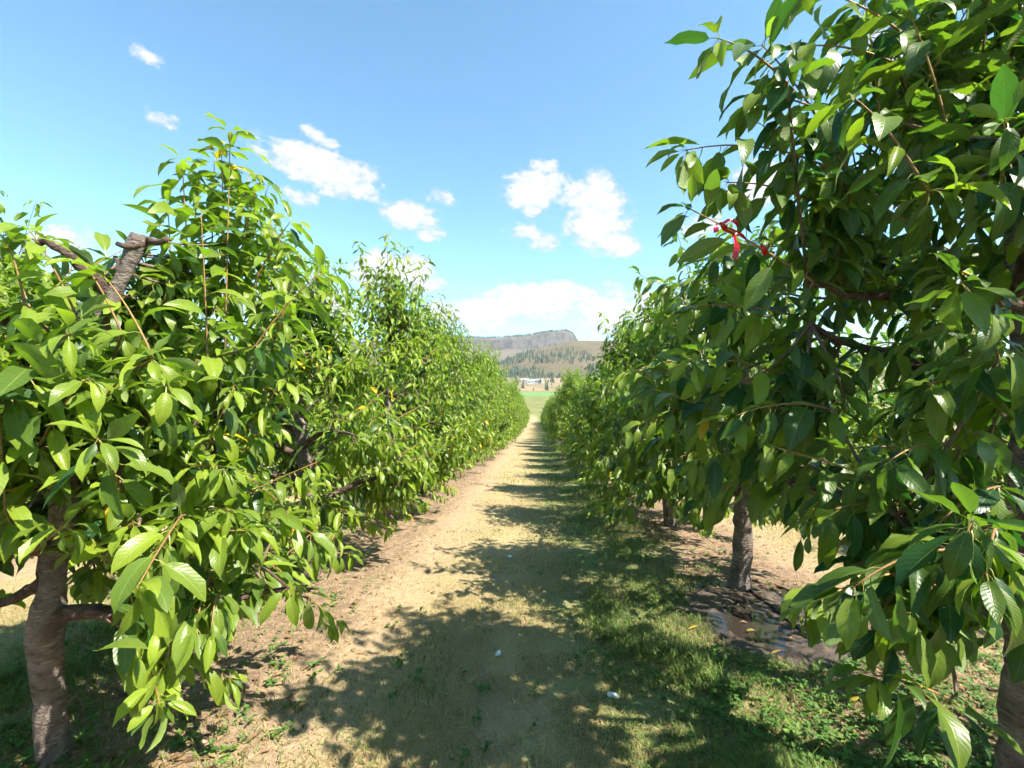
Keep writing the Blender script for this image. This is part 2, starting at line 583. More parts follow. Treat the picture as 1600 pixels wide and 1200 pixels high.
def mesa_shape(r, x):
    rr = np.clip(r, 0, 1)
    talus = .66 * np.clip(rr / .82, 0, 1) ** 1.25
    edge = .84 + .04 * (fbm(x * .004, x * 0 + 3.0, 31, 3) - .5)
    cliff = .30 * sstep(rr, edge, edge + .05) + .04 * sstep(rr, .9, 1.0)
    return talus + cliff - .25 * np.clip(r - 1.1, 0, 1)

def slope_shape(r, x):
    rr = np.clip(r, 0, 1)
    return .25 * rr + .75 * sstep(rr, -.15, 1.0) - .13 * .75 * (1 - rr) - .9 * np.clip(r - 1.02, 0, 1)

PROF_A = [(-900, 575), (-300, 556), (200, 545), (560, 536), (690, 528), (735, 529), (775, 529), (815, 526), (840, 522), (862, 518),
          (879, 516), (890, 518), (897, 523), (901, 531), (915, 540), (960, 552), (1100, 560), (1500, 556), (2500, 575)]
PROF_B = [(-900, 596), (400, 596), (690, 593), (745, 584), (775, 570), (793, 560), (812, 552), (840, 543), (865, 537.5), (885, 533.5), (903, 531.5),
          (930, 532), (960, 533), (1050, 535), (1250, 545), (1600, 560), (2500, 585)]
VA, QA, GA = hill_grid(PROF_A, 2300, 3600, 5200, 18, mesa_shape, 5, 34.0)
VB, QB, GB = hill_grid(PROF_B, 1350, 2050, 2900, 17, slope_shape, 12, 20.0)
mat_ha = hill_material('mesa_rock', (.13, .115, .10, 1), (.165, .13, .10, 1), (.10, .09, .06, 1))
mat_hb = hill_material('dry_hillside', (.12, .10, .07, 1), (.15, .115, .07, 1), (.10, .085, .045, 1))
tag(link('mesa_hill', mk_mesh('mesa_hill', VA, QA), mat_ha), 'flat topped rocky mesa with a pale cliff on the horizon', kind='structure')
tag(link('dry_hillside', mk_mesh('dry_hillside', VB, QB), mat_hb), 'dry brown hillside in front of the mesa', kind='structure')

# conifers far off on the hills read as one mass
def conifers(name, label, spots, seed, mat):
    rng = np.random.default_rng(seed)
    a = Acc()
    for (x, y, z, h) in spots:
        r = h * rng.uniform(.2, .3)
        base = np.array([x, y, z])
        for t in range(3):
            k = 6
            ang = np.arange(k) / k * 2 * np.pi + rng.uniform(0, 6)
            z0 = h * (.05 + .27 * t); z1 = h * min(1.0, .50 + .27 * t)
            rr = r * (1 - .27 * t) * rng.uniform(.75, 1.2, k)
            ring = np.stack([np.cos(ang) * rr, np.sin(ang) * rr, np.full(k, z0) + rng.uniform(-.05, .05, k) * h], 1)
            v = np.concatenate([ring, [[rng.uniform(-.04, .04) * h, 0, z1]]]) + base
            a.add(v, t=[[i, (i + 1) % k, k] for i in range(k)])
    return tag(link(name, a.mesh(name, False), mat), label, kind='stuff')

def hill_spots(G, rng, n, rule, h0, h1):
    X, DD, Z = G
    R, C = X.shape
    i = rng.uniform(0, R * .76 - 1, n * 40); j = rng.uniform(C * .28, C * .72, n * 40)
    ii, jj = i.astype(int), j.astype(int)
    f, g = i - ii, j - jj
    at = lambda M: (M[ii, jj] * (1 - g) + M[ii, jj + 1] * g) * (1 - f) + (M[ii + 1, jj] * (1 - g) + M[ii + 1, jj + 1] * g) * f
    x, y, z = at(X), at(DD), at(Z)
    py = 600 - FPX * (z - CAM[2]) / y
    ok = np.nonzero(rng.uniform(size=len(x)) < rule(py, i / (R * .75), x, y))[0][:n]
    return list(zip(x[ok], y[ok], z[ok], rng.uniform(h0, h1, len(ok))))

_rng = np.random.default_rng(4)
mat_con = simple_mat('conifer_needles', (.055, .085, .05), .9, .4, .05)
def rule_b(py, r, x, y):
    cl = fbm(x * .006, y * .006, 41, 3)
    low = np.clip((py - 543) / 22, 0, 1)
    return (low ** 1.3 * .9 + .07) * np.clip((cl - .34) * 6, 0, 1)
def rule_a(py, r, x, y):
    cl = fbm(x * .005, y * .005, 57, 3)
    return np.where(r > .95, 1.0, np.where(r > .9, .5 * (cl > .45), .07 * (cl > .5)))
conifers('hillside_pines', 'dark pines scattered over the dry hillside', hill_spots(GB, _rng, 3600, rule_b, 9, 20), 1, mat_con)
conifers('mesa_pines', 'dark pines along the rim of the mesa', hill_spots(GA, _rng, 3000, rule_a, 14, 26), 2, mat_con)

# bushes and shade trees about the farm buildings across the valley
_vx = _rng.uniform(-60, 130, 150); _vy = _rng.uniform(410, 1250, 150)
_vz = gz(_vx * _vy / 600, _vy)
conifers('valley_trees', 'dark bushes and shade trees dotted over the valley floor', list(zip(_vx * _vy / 600, _vy, _vz, _rng.uniform(3, 9, 150))), 3, mat_con)

# green field beyond the orchard
def build_field():
    xs = np.linspace(-60, 130, 40); ys = np.linspace(235, 345, 30)
    X, Y = np.meshgrid(xs, ys); Z = gz(X, Y) + .06
    i = np.arange(29)[:, None] * 40; j = np.arange(39)[None, :]
    Q = np.stack([i + j, i + j + 1, i + 41, i + 40], -1) if False else np.stack([i + j, i + j + 1, i + 40 + j + 1, i + 40 + j], -1).reshape(-1, 4)
    m, n = material('irrigated_crop')
    pos = n.pos()
    rows = n.noise(n.mapping(pos, (.4, .05, 1)), 1.0, 4)
    n.out(n.principled(n.mix(n.step(rows, .3, .7), (.085, .19, .04, 1), (.12, .23, .055, 1)), .9))
    tag(link('field', mk_mesh('field', np.stack([X.ravel(), Y.ravel(), Z.ravel()], 1), Q.reshape(-1, 4)), m), 'bright green irrigated field in the valley', kind='structure')
build_field()

# ------------------------------------------------------------------ leaf templates
def leaf_template(rng, rows, cols, petiole=True):
    k = rng.uniform(.25, 1.5); fold = rng.uniform(.08, .65); tw = rng.uniform(-.6, .6)
    W = rng.uniform(.150, .205); wav = rng.uniform(.005, .05); ph = rng.uniform(0, 6.28)
    y0 = .22 if petiole else 0.0

    def at(u, v):
        half = W * (math.sin(math.pi * u ** .88) ** .82 if 0 < u < 1 else 0) * (1 - .25 * max(0, u - .75) / .25)
        a = k * u
        y, z = math.sin(a) / k, -(1 - math.cos(a)) / k
        nrm = np.array([0, math.sin(a), math.cos(a)])
        xx = v * half * math.cos(fold * abs(v) ** .3 if v else 0)
        up = abs(v) * half * math.sin(fold) + wav * math.sin(u * 11 + ph + (2.0 if v > 0 else 0)) * abs(v)
        t = tw * u
        p = np.array([xx * math.cos(t), y, z]) + nrm * (up + xx * math.sin(t))
        return p + np.array([0, y0, 0])

    vs, uv, Q, T = [at(0, 0)], [(0, 0, 0)], [], []
    cs = np.linspace(-1, 1, cols)
    for u in rows[1:-1]:
        for v in cs:
            vs.append(at(u, v)); uv.append((u, v, 0))
    vs.append(at(1, 0)); uv.append((1, 0, 0))
    nr = len(rows) - 2
    for c in range(cols - 1):
        T.append((0, 1 + c + 1, 1 + c))
        b = 1 + (nr - 1) * cols + c
        T.append((b, b + 1, len(vs) - 1))
        for r in range(nr - 1):
            b = 1 + r * cols + c
            Q.append((b, b + 1, b + cols + 1, b + cols))
    if petiole:
        b = len(vs)
        for (x, y, z) in ((-.011, 0, 0), (.011, 0, 0), (.011, .13, .03), (-.011, .13, .03), (.008, .235, 0), (-.008, .235, 0)):
            vs.append(np.array([x, y, z])); uv.append((0, 0, 1))
        Q += [(b, b + 1, b + 2, b + 3), (b + 3, b + 2, b + 4, b + 5)]
    return np.array(vs), np.array(Q, int).reshape(-1, 4), np.array(T, int).reshape(-1, 3)[:, ::-1] * 1, np.array(uv, float)

def fix_wind(tp):
    """Make every face of a template look towards +Z, so the upper side of the leaf is the front."""
    V, Q, T, uv = tp
    def fx(F):
        if len(F) == 0: return F
        n = np.cross(V[F[:, 1]] - V[F[:, 0]], V[F[:, 2]] - V[F[:, 0]])
        F = F.copy(); bad = n[:, 2] < 0
        F[bad] = F[bad][:, ::-1]
        return F
    return V, fx(Q), fx(T), uv

_r = np.random.default_rng(77)
T_HI = [fix_wind(leaf_template(_r, [0, .1, .27, .48, .69, .87, 1], 5)) for _ in range(18)]
T_MID = [fix_wind(leaf_template(_r, [0, .2, .5, .8, 1], 3)) for _ in range(14)]

def leaf_mesh(name, L, templates, tint_extra=None):
    """One mesh of many leaves. L: dict of arrays pos, dir, nor, len, tint."""
    n = len(L['pos'])
    a = Acc()
    var = np.arange(n) * 7919 % len(templates)
    right = np.cross(L['dir'], L['nor'])
    for vi, (V, Q, T, uv) in enumerate(templates):
        ix = np.nonzero(var == vi)[0]
        if len(ix) == 0: continue
        m = len(ix); nv = len(V)
        ln = L['len'][ix][:, None, None]
        co = L['pos'][ix][:, None, :] + ln * (V[None, :, 0:1] * right[ix][:, None, :] + V[None, :, 1:2] * L['dir'][ix][:, None, :] + V[None, :, 2:3] * L['nor'][ix][:, None, :])
        off = (np.arange(m) * nv)[:, None, None]
        tint = np.repeat(np.concatenate([L['tint'][ix], np.ones((m, 1))], 1)[:, None, :], nv, 1).reshape(-1, 4)
        a.add(co.reshape(-1, 3), (Q[None] + off).reshape(-1, 4), (T[None] + off).reshape(-1, 3),
              tint=tint, luv=np.tile(uv, (m, 1)))
    return a.mesh(name)

def tint_of(rng, n, light=0.5):  # light picks the leaf tone
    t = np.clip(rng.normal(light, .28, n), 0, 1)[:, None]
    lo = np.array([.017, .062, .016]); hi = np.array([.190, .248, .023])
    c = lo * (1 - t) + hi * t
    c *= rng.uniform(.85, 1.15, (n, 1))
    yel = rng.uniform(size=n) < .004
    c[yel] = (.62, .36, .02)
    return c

# ------------------------------------------------------------------ cherry tree generator
def env_r(z, H, zb):
    zz = [zb - .12, zb + .15, zb + .7, .55 * H, .72 * H, .88 * H, H]
    return np.interp(z, zz, [.55, .92, 1.06, .92, .60, .34, .10], left=0, right=0)

class Tree:
    def __init__(self, seed, H=3.2, R=1.2, zb=.5, n_target=120, trunk=None, leaf=.154, lean=None, heroes=(), base=None, keep=None, light=.5, lift=0.0, top_shoots=10, girth=1.0, limbs=(), bare=None, top_r=0.0, hard=None):
        """Local coordinates: the base of the trunk is the origin. heroes and trunk are given in local coordinates too."""
        rng = np.random.default_rng(seed)
        self.rng = rng
        self.leaf = leaf; self.light = light; self.keep = keep
        self.L = {k: [] for k in ('pos', 'dir', 'nor', 'len', 'tint')}
        self.branches, self.shoots = [], []
        trunk0 = trunk
        if trunk is None:
            ht = H * rng.uniform(.60, .70)
            lx, ly = rng.normal(0, .10, 2) if lean is None else lean
            trunk = np.array([[0, 0, -.12], [0.01, 0, .3], [lx * .4, ly * .4, ht * .45], [lx * .7 + rng.normal(0, .03), ly * .7, ht * .75], [lx, ly, ht]])
        pts, _ = resample(trunk, .045)
        jit = np.cumsum(rng.normal(0, .0055 if trunk0 is None else .002, pts.shape), 0); jit[:3] = 0
        pts = pts + jit * [1, 1, 0]
        t = np.linspace(0, 1, len(pts))
        r = .058 * (1 - t) ** .7 + .026 + .030 * np.exp(-t * 26)
        r = r * (1 + .10 * np.sin(t * 23 + rng.uniform(0, 6)) * (t > .15)) + .010 * (rng.uniform(size=len(t)) > .85)
        r = r * girth
        r = r * (1 + .5 * np.exp(-((t - rng.uniform(.25, .4)) / .03) ** 2) * .5 + .3 * np.exp(-((t - rng.uniform(.5, .8)) / .025) ** 2))
        r = np.maximum(r, top_r)
        self.trunk = (pts, r)
        # scaffold limbs
        nodes = []
        top = pts[-1][2]
        nsc = 12
        for i in range(nsc):
            f = (i + .3) / nsc
            z0 = .62 + (top - .68) * f ** .9
            k = int(np.argmin(np.abs(pts[:, 2] - z0)))
            p0 = pts[k]
            az = i * 2.4 + rng.normal(0, .3)
            zt = min(z0 + rng.uniform(.1, .5) + .25 * f, H * .93)
            rr = R * env_r(max(zt, zb + .2), H, zb) * rng.uniform(.68, .92)
            p1 = np.array([pts[0][0] + math.cos(az) * rr, pts[0][1] + math.sin(az) * rr, zt])
            c = p0 + (p1 - p0) * .5 + np.array([0, 0, rng.uniform(-.12, .16)])
            b = bez(p0, c, p1, 12) + np.cumsum(rng.normal(0, .012, (12, 3)), 0)
            b[0] = p0
            rb = np.linspace(.034 * (1.15 - .5 * f), .009, 12)
            self.branches.append((b, rb))
            for q in range(2, 12): nodes.append((b[q], rb[q]))
            for q in range(4, 12):
                if rng.uniform() < .5: self.spur(b[q], norm(b[min(q + 1, 11)] - b[q - 1]))
        for (p0, p1) in limbs:
            b = bez(p0, (p0 + p1) / 2 + np.array([0, 0, -.05]), p1, 12) + np.cumsum(rng.normal(0, .009, (12, 3)), 0)
            b[0] = p0
            rb = np.linspace(.032, .010, 12)
            self.branches.append((b, rb))
            for q in range(2, 12): nodes.append((b[q], rb[q]))
        for q in range(len(pts) // 3, len(pts)): nodes.append((pts[q], .02))
        self.nodes = np.array([n_[0] for n_ in nodes])
        # leafy laterals filling the crown
        for i in range(n_target):
            for _ in range(8):
                z = zb + (H - zb) * rng.beta(1.15, 1.35)
                az = rng.uniform(0, 2 * math.pi)
                q = rng.uniform(.30, 1.0) ** .55
                rr = R * env_r(z, H, zb) * q
                T_ = np.array([math.cos(az) * rr, math.sin(az) * rr, z])
                if keep is None or keep(T_): break
            e = np.interp(z, [zb, zb + .45, .55 * H, .8 * H], [-.45, .15, .75, 1.5]) + rng.normal(0, .3) + lift
            o = np.array([math.cos(az + rng.normal(0, .5)), math.sin(az + rng.normal(0, .5)), 0])
            self.lateral(T_, norm(o + np.array([0, 0, e])), rng.uniform(.34, .6))
        # upright one-year shoots at the top
        for i in range(top_shoots):
            b = self.nodes[rng.integers(len(self.nodes))]
            az = rng.uniform(0, 6.28); rr = R * rng.uniform(.05, .5)
            T_ = np.array([pts[-1][0] * .6 + math.cos(az) * rr, pts[-1][1] * .6 + math.sin(az) * rr, H * rng.uniform(.84, 1.07)])
            if keep is None or keep(T_): self.lateral(T_, norm(np.array([math.cos(az) * .25, math.sin(az) * .25, 1.0])), rng.uniform(.5, .75), .85)
        n_grown = sum(len(v) for v in self.L['pos'])
        for h in heroes:
            p0, p1 = np.asarray(h[0], float), np.asarray(h[1], float)
            self.shoot_to(p0, p1, h[2] if len(h) > 2 else .4, 1.12, bow=h[3] if len(h) > 3 else .06)
        self.L = {k: (np.concatenate(v) if v else np.zeros((0, 3))) for k, v in self.L.items()}
        if bare is not None:
            d_ = np.linalg.norm(self.L['pos'] + self.L['dir'] * self.L['len'][:, None] * .6 - bare[0], axis=1)
            n_grown = n_grown - int((d_[:n_grown] < bare[1]).sum())
            self.L = {k: v[d_ >= bare[1]] for k, v in self.L.items()}
        if hard is not None:
            ok = hard(self.L['pos'] + self.L['dir'] * self.L['len'][:, None] * .7)
            n_grown = int(ok[:n_grown].sum())
            self.shoots = [q_ for q_ in self.shoots if hard(np.array([q_[0][-1], q_[0][len(q_[0]) * 2 // 3]])).all()]
            self.L = {k: v[ok] for k, v in self.L.items()}
        if keep is not None:
            tip = self.L['pos'] + self.L['dir'] * self.L['len'][:, None]
            ok = np.array([i >= n_grown or keep(p) for i, p in enumerate(tip)])
            self.L = {k: v[ok] for k, v in self.L.items()}

    def wood(self, k, n):
        old = np.array([.15, .10, .075]); new = np.array([.34, .20, .07]) * self.rng.uniform(.7, 1.15)
        f = np.clip((np.arange(n) - k + 3) / 4, 0, 1)[:, None]
        return old * (1 - f) + new * f

    def nearest(self, T_):
        d = np.linalg.norm((self.nodes - T_) * [1, 1, .8], axis=1) + np.clip(self.nodes[:, 2] - T_[2], 0, 9) * .5
        return self.nodes[int(np.argmin(d))]

    def lateral(self, T_, end, ls, droop=None):
        rng = self.rng
        b = self.nearest(T_)
        if self.keep is not None and not self.keep(T_ + end * ls * .45): T_ = T_ - end * ls * .4
        base = T_ - end * ls * .55
        tip = T_ + end * ls * .45
        sag = np.array([0, 0, -.04])
        c = base - end * np.linalg.norm(base - b) * .35
        link_ = bez(b, c, base, 6)
        sh = bez(base, base + end * ls * .5 + sag * 0, tip + np.array([0, 0, -.03]), 7)
        allp = np.concatenate([link_, sh[1:]])
        self.shoots.append((allp, np.linspace(.0065, .0018, len(allp)), self.wood(6, len(allp))))
        # spurs on the older wood
        lp, ll = resample(link_, .075)
        for q in range(1, len(lp)):
            if rng.uniform() < .68: self.spur(lp[q], norm(lp[q] - lp[q - 1]))
        self.leaves_along(sh, .033, .64 if droop is None else droop)

    def shoot_to(self, p0, p1, droop, scale, bow=.06):
        b = self.nearest(p0)
        link_ = bez(b, (b + p0) / 2 + np.array([0, 0, -.05]), p0, 6)
        mid = (p0 + p1) / 2 + np.array([0, 0, bow])
        sh = bez(p0, mid, p1, 9)
        allp = np.concatenate([link_, sh[1:]])
        self.shoots.append((allp, np.linspace(.0062, .0019, len(allp)), self.wood(6, len(allp))))
        lp, ll = resample(link_, .09)
        for q in range(1, len(lp)): self.spur(lp[q], norm(lp[q] - lp[q - 1]))
        self.leaves_along(sh, .032, droop, scale)

    def push(self, pos, d, n, ln, light):
        d = norm(d)
        n = n - d * np.sum(n * d, axis=1, keepdims=True)
        n = norm(n)
        self.L['pos'].append(pos); self.L['dir'].append(d); self.L['nor'].append(n)
        self.L['len'].append(ln)
        self.L['tint'].append(tint_of(self.rng, len(pos), light))

    def leaves_along(self, pts, spacing, droop, scale=1.0):
        rng = self.rng
        p, total = resample(pts, spacing)
        n = len(p)
        t = norm(np.gradient(p, axis=0))
        u = norm(np.cross(t, np.array([.13, .21, 1.0]))); v = np.cross(t, u)
        ph = np.arange(n) * 2.4 + rng.uniform(0, 6.28) + rng.normal(0, .25, n)
        rad = u * np.cos(ph)[:, None] + v * np.sin(ph)[:, None]
        d = t * rng.uniform(.35, .75, (n, 1)) + rad * .85
        d[:, 2] -= droop * rng.uniform(.6, 1.5, n)
        nor = np.array([0, 0, .8]) + rad * .45 + SUN_DIR * .30 + rng.normal(0, .30, (n, 3))
        left = np.linspace(total, 0, n)
        size = np.clip(.50 + left / .22, .5, 1.0)
        ln = self.leaf * scale * size * rng.uniform(.7, 1.22, n)
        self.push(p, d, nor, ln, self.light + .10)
        # a whorl of leaves hides the tip
        m = 5
        ph = np.arange(m) * 1.257 + rng.uniform(0, 6.28)
        rad = u[-1] * np.cos(ph)[:, None] + v[-1] * np.sin(ph)[:, None]
        d = rad * .8 + t[-1] * rng.uniform(.3, .9, (m, 1)); d[:, 2] -= droop * rng.uniform(.4, 1.1, m)
        nor = np.array([0, 0, .8]) + rad * .45 + t[-1] * .3 + rng.normal(0, .25, (m, 3))
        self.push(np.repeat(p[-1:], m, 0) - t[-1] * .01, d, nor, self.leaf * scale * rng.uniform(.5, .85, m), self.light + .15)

    def spur(self, p, t):
        rng = self.rng
        n = rng.integers(3, 7)
        ph = np.arange(n) / n * 6.28 + rng.uniform(0, 6.28)
        u = norm(np.cross(t, np.array([.13, .21, 1.0]))); v = np.cross(t, u)
        rad = u * np.cos(ph)[:, None] + v * np.sin(ph)[:, None]
        d = rad + t * rng.uniform(-.2, .6, (n, 1))
        d[:, 2] = d[:, 2] * .6 - rng.uniform(.1, .85, n)
        nor = np.array([0, 0, .8]) + rad * .5 + SUN_DIR * .25 + rng.normal(0, .28, (n, 3))
        ln = self.leaf * rng.uniform(.65, 1.08, n)
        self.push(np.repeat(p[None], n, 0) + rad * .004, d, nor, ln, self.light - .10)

def loc_of(s, a):
    x, y = row_xy(s, a)
    return np.array([x, y, float(gz(x, y))])

# ------------------------------------------------------------------ the near trees, each grown on its own
LEAF_VARIANTS = []
for vi, tp in enumerate(T_HI):
    for g in range(2):
        c = tint_of(np.random.default_rng(vi * 5 + g), 1, .62 if g == 0 else .38)[0]
        me = mk_mesh('leaf', tp[0], tp[1], tp[2], True, {'tint': np.tile([*c, 1.0], (len(tp[0]), 1)), 'luv': tp[3]})
        me.materials.append(MAT_LEAF)
        LEAF_VARIANTS.append((me, vi, c))
YELLOW = []
for vi in (0, 5):
    tp = T_HI[vi]
    me = mk_mesh('leaf', tp[0], tp[1], tp[2], True, {'tint': np.tile([.62, .36, .02, 1.0], (len(tp[0]), 1)), 'luv': tp[3]})
    me.materials.append(MAT_LEAF); YELLOW.append(me)

def H(tree_base, *items):
    """Hero shoots given as photo pixels with real depths, turned into the tree's own coordinates."""
    out = []
    for it in items:
        p0, p1 = P(*it[0]) - tree_base, P(*it[1]) - tree_base
        out.append((p0, p1, *it[2:]))
    return out

def limb_px(tree_base, *items):
    return [(P(*a) - tree_base, P(*b) - tree_base) for a, b in items]

def clear_alley(base, lo, hi):
    """Keeps the mown alley free: a tip may stand only outside lo < s < hi (row coordinates)."""
    def keep(p):
        s = (base[0] + p[0]) * CA - (base[1] + p[1]) * SA
        if lo < s < hi: return False
        d = p + base - CAM
        return float(np.dot(d, d)) > .62
    return keep

bL1, bL2, bL3 = loc_of(-2.2, 1.98), loc_of(-2.2, 4.35), loc_of(-2.2, 6.75)
bR1, bR2, bR3 = loc_of(1.90, 1.92), loc_of(1.86, 4.28), loc_of(1.90, 6.65)
bL0, bR0 = loc_of(-2.25, -.45), loc_of(1.95, -.5)

def trunk_px(base, pts):
    q = [np.array([0, 0, -.12])] + [P(*p) - base for p in pts]
    return np.array(q)

def hard_L1(p):
    w_ = p + bL1                                                          # the foot of the trunk is kept clear of shoots
    return ~((p[:, 2] < .95 + (2.0 - w_[:, 1]) * .45) & (w_[:, 1] < 2.1) & (w_[:, 0] < -.86 * w_[:, 1]))

def keep_L1(p):
    w_ = p + bL1
    if p[2] < .95 and w_[1] < 2.05 and w_[0] < -1.45: return False      # the low side of the trunk is pruned bare
    if p[2] > 2.1 and w_[1] < 2.0: return False                           # topped where the leader was sawn off
    if w_[0] < -1.30 and p[2] > 1.75 and w_[1] < 2.3 and p[2] - 1.75 > (w_[1] - 1.0) * .5: return False
    return _k1(p)
_k1 = clear_alley(bL1, -.85, .4)
def keep_R1(p):
    w_ = p + bR1
    if w_[0] < .62 * w_[1] and w_[2] < 1.6 - .24 * w_[1]: return False   # skirt pruned up on the alley side
    return _k2(p)
_k2 = clear_alley(bR1, -1.2, .30)
NEAR = []
NEAR.append(('L1', bL1, Tree(101, 2.42, 1.22, .55, 165, light=.66, keep=keep_L1,  # high light value: sunlit look of the left row painted into leaf tint
    top_shoots=3, hard=hard_L1, top_r=.027, bare=(P(205, 435, 1.86) - bL1, .20), girth=.72, limbs=limb_px(bL1, ((98, 860, 2.0), (420, 850, 2.2)), ((84, 905, 2.0), (-60, 965, 1.9))), trunk=trunk_px(bL1, [(72, 980, 2.0), (92, 850, 2.0), (128, 690, 2.02), (172, 500, 2.04), (204, 430, 2.05), (232, 370, 2.06)]),
    heroes=H(bL1, ((352, 540, 2.25), (360, 205, 2.3), .5), ((325, 560, 1.95), (314, 330, 1.92), .45), ((296, 450, 2.3), (284, 250, 2.3), .5),
             ((345, 500, 2.5), (390, 270, 2.5), .6), ((330, 440, 2.4), (335, 250, 2.45), .6), ((370, 430, 2.4), (400, 300, 2.4), .6), ((300, 400, 2.4), (312, 275, 2.4), .6), ((420, 470, 2.5), (440, 365, 2.5), .6),
             ((390, 400, 2.6), (420, 290, 2.6), .6), ((350, 380, 2.35), (346, 232, 2.35), .6), ((440, 500, 2.4), (470, 400, 2.4), .6), ((410, 430, 2.6), (376, 320, 2.6), .6), ((270, 470, 2.2), (262, 320, 2.25), .5), ((130, 520, 1.7), (46, 360, 1.62), .35), ((190, 520, 1.75), (120, 400, 1.72), .35), ((400, 540, 2.1), (505, 425, 2.1), .35),
             ((390, 460, 2.4), (455, 345, 2.4), .4), ((240, 560, 1.7), (160, 430, 1.65), .4), ((290, 870, 1.95), (240, 985, 1.72), .8), ((330, 900, 1.95), (305, 985, 1.75), .8),
             ((240, 930, 1.8), (170, 1045, 1.7), .7), ((230, 950, 1.78), (150, 1055, 1.66), .8), ((300, 950, 1.8), (255, 1045, 1.7), .8), ((340, 930, 1.85), (330, 985, 1.75), .8), ((200, 900, 1.8), (215, 1020, 1.68), .9), ((180, 865, 1.75), (95, 880, 1.62), .5), ((20, 620, 1.55), (110, 520, 1.45), .3),
             ((60, 700, 1.6), (140, 590, 1.5), .4), ((40, 480, 1.6), (10, 380, 1.6), .3), ((150, 640, 1.65), (240, 560, 1.6), .4), ((420, 800, 2.3), (500, 850, 2.3), .7)))))
NEAR.append(('L2', bL2, Tree(202, 3.1, 1.2, .45, 140, light=.68, keep=clear_alley(bL2, -.98, .4))))
NEAR.append(('L3', bL3, Tree(303, 3.75, 1.2, .40, 145, light=.68, keep=clear_alley(bL3, -.95, .4))))
NEAR.append(('R1', bR1, Tree(404, 3.7, 1.28, .70, 104, light=.30, keep=keep_R1, bare=(P(1140, 372, 1.46) - bR1, .10), girth=.68, limbs=limb_px(bR1, ((1590, 480, 1.82), (1250, 450, 1.65)), ((1588, 800, 1.8), (1380, 800, 1.45))),  # low light value: shade on this tree painted into its leaf tint
    trunk=trunk_px(bR1, [(1592, 900, 1.8), (1588, 700, 1.8), (1592, 480, 1.82), (1580, 250, 1.85), (1560, 120, 1.9)]),
    heroes=H(bR1, ((1330, 290, 1.65), (1190, 70, 1.5), .7, .1), ((1230, 130, 1.5), (1120, 60, 1.45), .7, .05), ((1310, 270, 1.6), (1070, 235, 1.5), .6, .1), ((1270, 440, 1.6), (1075, 325, 1.48), .4, .02),
             ((1375, 180, 1.6), (1350, 0, 1.6), .4), ((1420, 190, 1.6), (1560, -60, 1.6), .4), ((1480, 200, 1.5), (1420, 20, 1.45), .5),
             ((1450, 900, 1.3), (1290, 935, 1.2), 1.0), ((1450, 800, 1.45), (1290, 800, 1.35), .9), ((1520, 890, 1.2), (1420, 960, 1.12), .9),
             ((1500, 860, 1.15), (1330, 920, 1.1), 1.0), ((1560, 560, 1.3), (1500, 440, 1.1), .8), ((1300, 640, 1.6), (1150, 650, 1.5), .7), ((1450, 300, 1.3), (1330, 150, 1.3), .7),
             ((1250, 600, 1.8), (1080, 560, 1.7), .6), ((1560, 820, 1.2), (1540, 900, 1.05), .9), ((1580, 880, 1.3), (1480, 960, 1.2), 1.0), ((1480, 930, 1.25), (1380, 985, 1.18), 1.0), ((1570, 620, 1.4), (1450, 600, 1.3), .8), ((1560, 760, 1.3), (1440, 850, 1.25), 1.0), ((1400, 870, 1.4), (1270, 925, 1.3), 1.0),
             ((1250, 640, 1.9), (1050, 640, 1.9), .8), ((1230, 700, 1.9), (1085, 720, 1.85), .9), ((1200, 600, 2.1), (1015, 585, 2.0), .7), ((1200, 740, 2.0), (1110, 780, 2.0), 1.0), ((1160, 660, 2.3), (1020, 690, 2.2), .8),
             ((1330, 200, 1.6), (1180, 150, 1.5), .7), ((1400, 100, 1.6), (1235, 75, 1.5), .7), ((1420, 60, 1.6), (1255, -20, 1.5), .6), ((1300, 330, 1.7), (1135, 285, 1.55), .6),
             ((1290, 390, 1.8), (1115, 405, 1.75), .6), ((1260, 500, 1.9), (1065, 480, 1.8), .6), ((1200, 450, 2.2), (1040, 445, 2.2), .6), ((1380, 250, 1.8), (1260, 190, 1.8), .7), ((1500, 120, 1.7), (1440, -30, 1.7), .5),
             ((1570, 480, 1.7), (1480, 420, 1.5), .7), ((1540, 520, 1.6), (1450, 520, 1.45), .7), ((1590, 600, 1.5), (1500, 560, 1.35), .8), ((1480, 500, 1.8), (1400, 440, 1.7), .6), ((1450, 560, 1.7), (1360, 540, 1.6), .7),
             ((1420, 480, 1.9), (1340, 420, 1.8), .6), ((1560, 400, 1.6), (1470, 330, 1.5), .7), ((1500, 620, 1.6), (1400, 640, 1.5), .8), ((1590, 420, 2.2), (1500, 440, 2.3), .7), ((1560, 560, 2.3), (1450, 480, 2.4), .6),
             ((1500, 400, 2.3), (1420, 380, 2.4), .6), ((1560, 680, 1.9), (1460, 700, 2.0), .8), ((1480, 740, 2.0), (1360, 760, 2.1), .9), ((1400, 700, 2.1), (1280, 720, 2.1), .8), ((1590, 330, 1.5), (1520, 260, 1.35), .7), ((1500, 700, 1.4), (1390, 720, 1.25), .9)))))
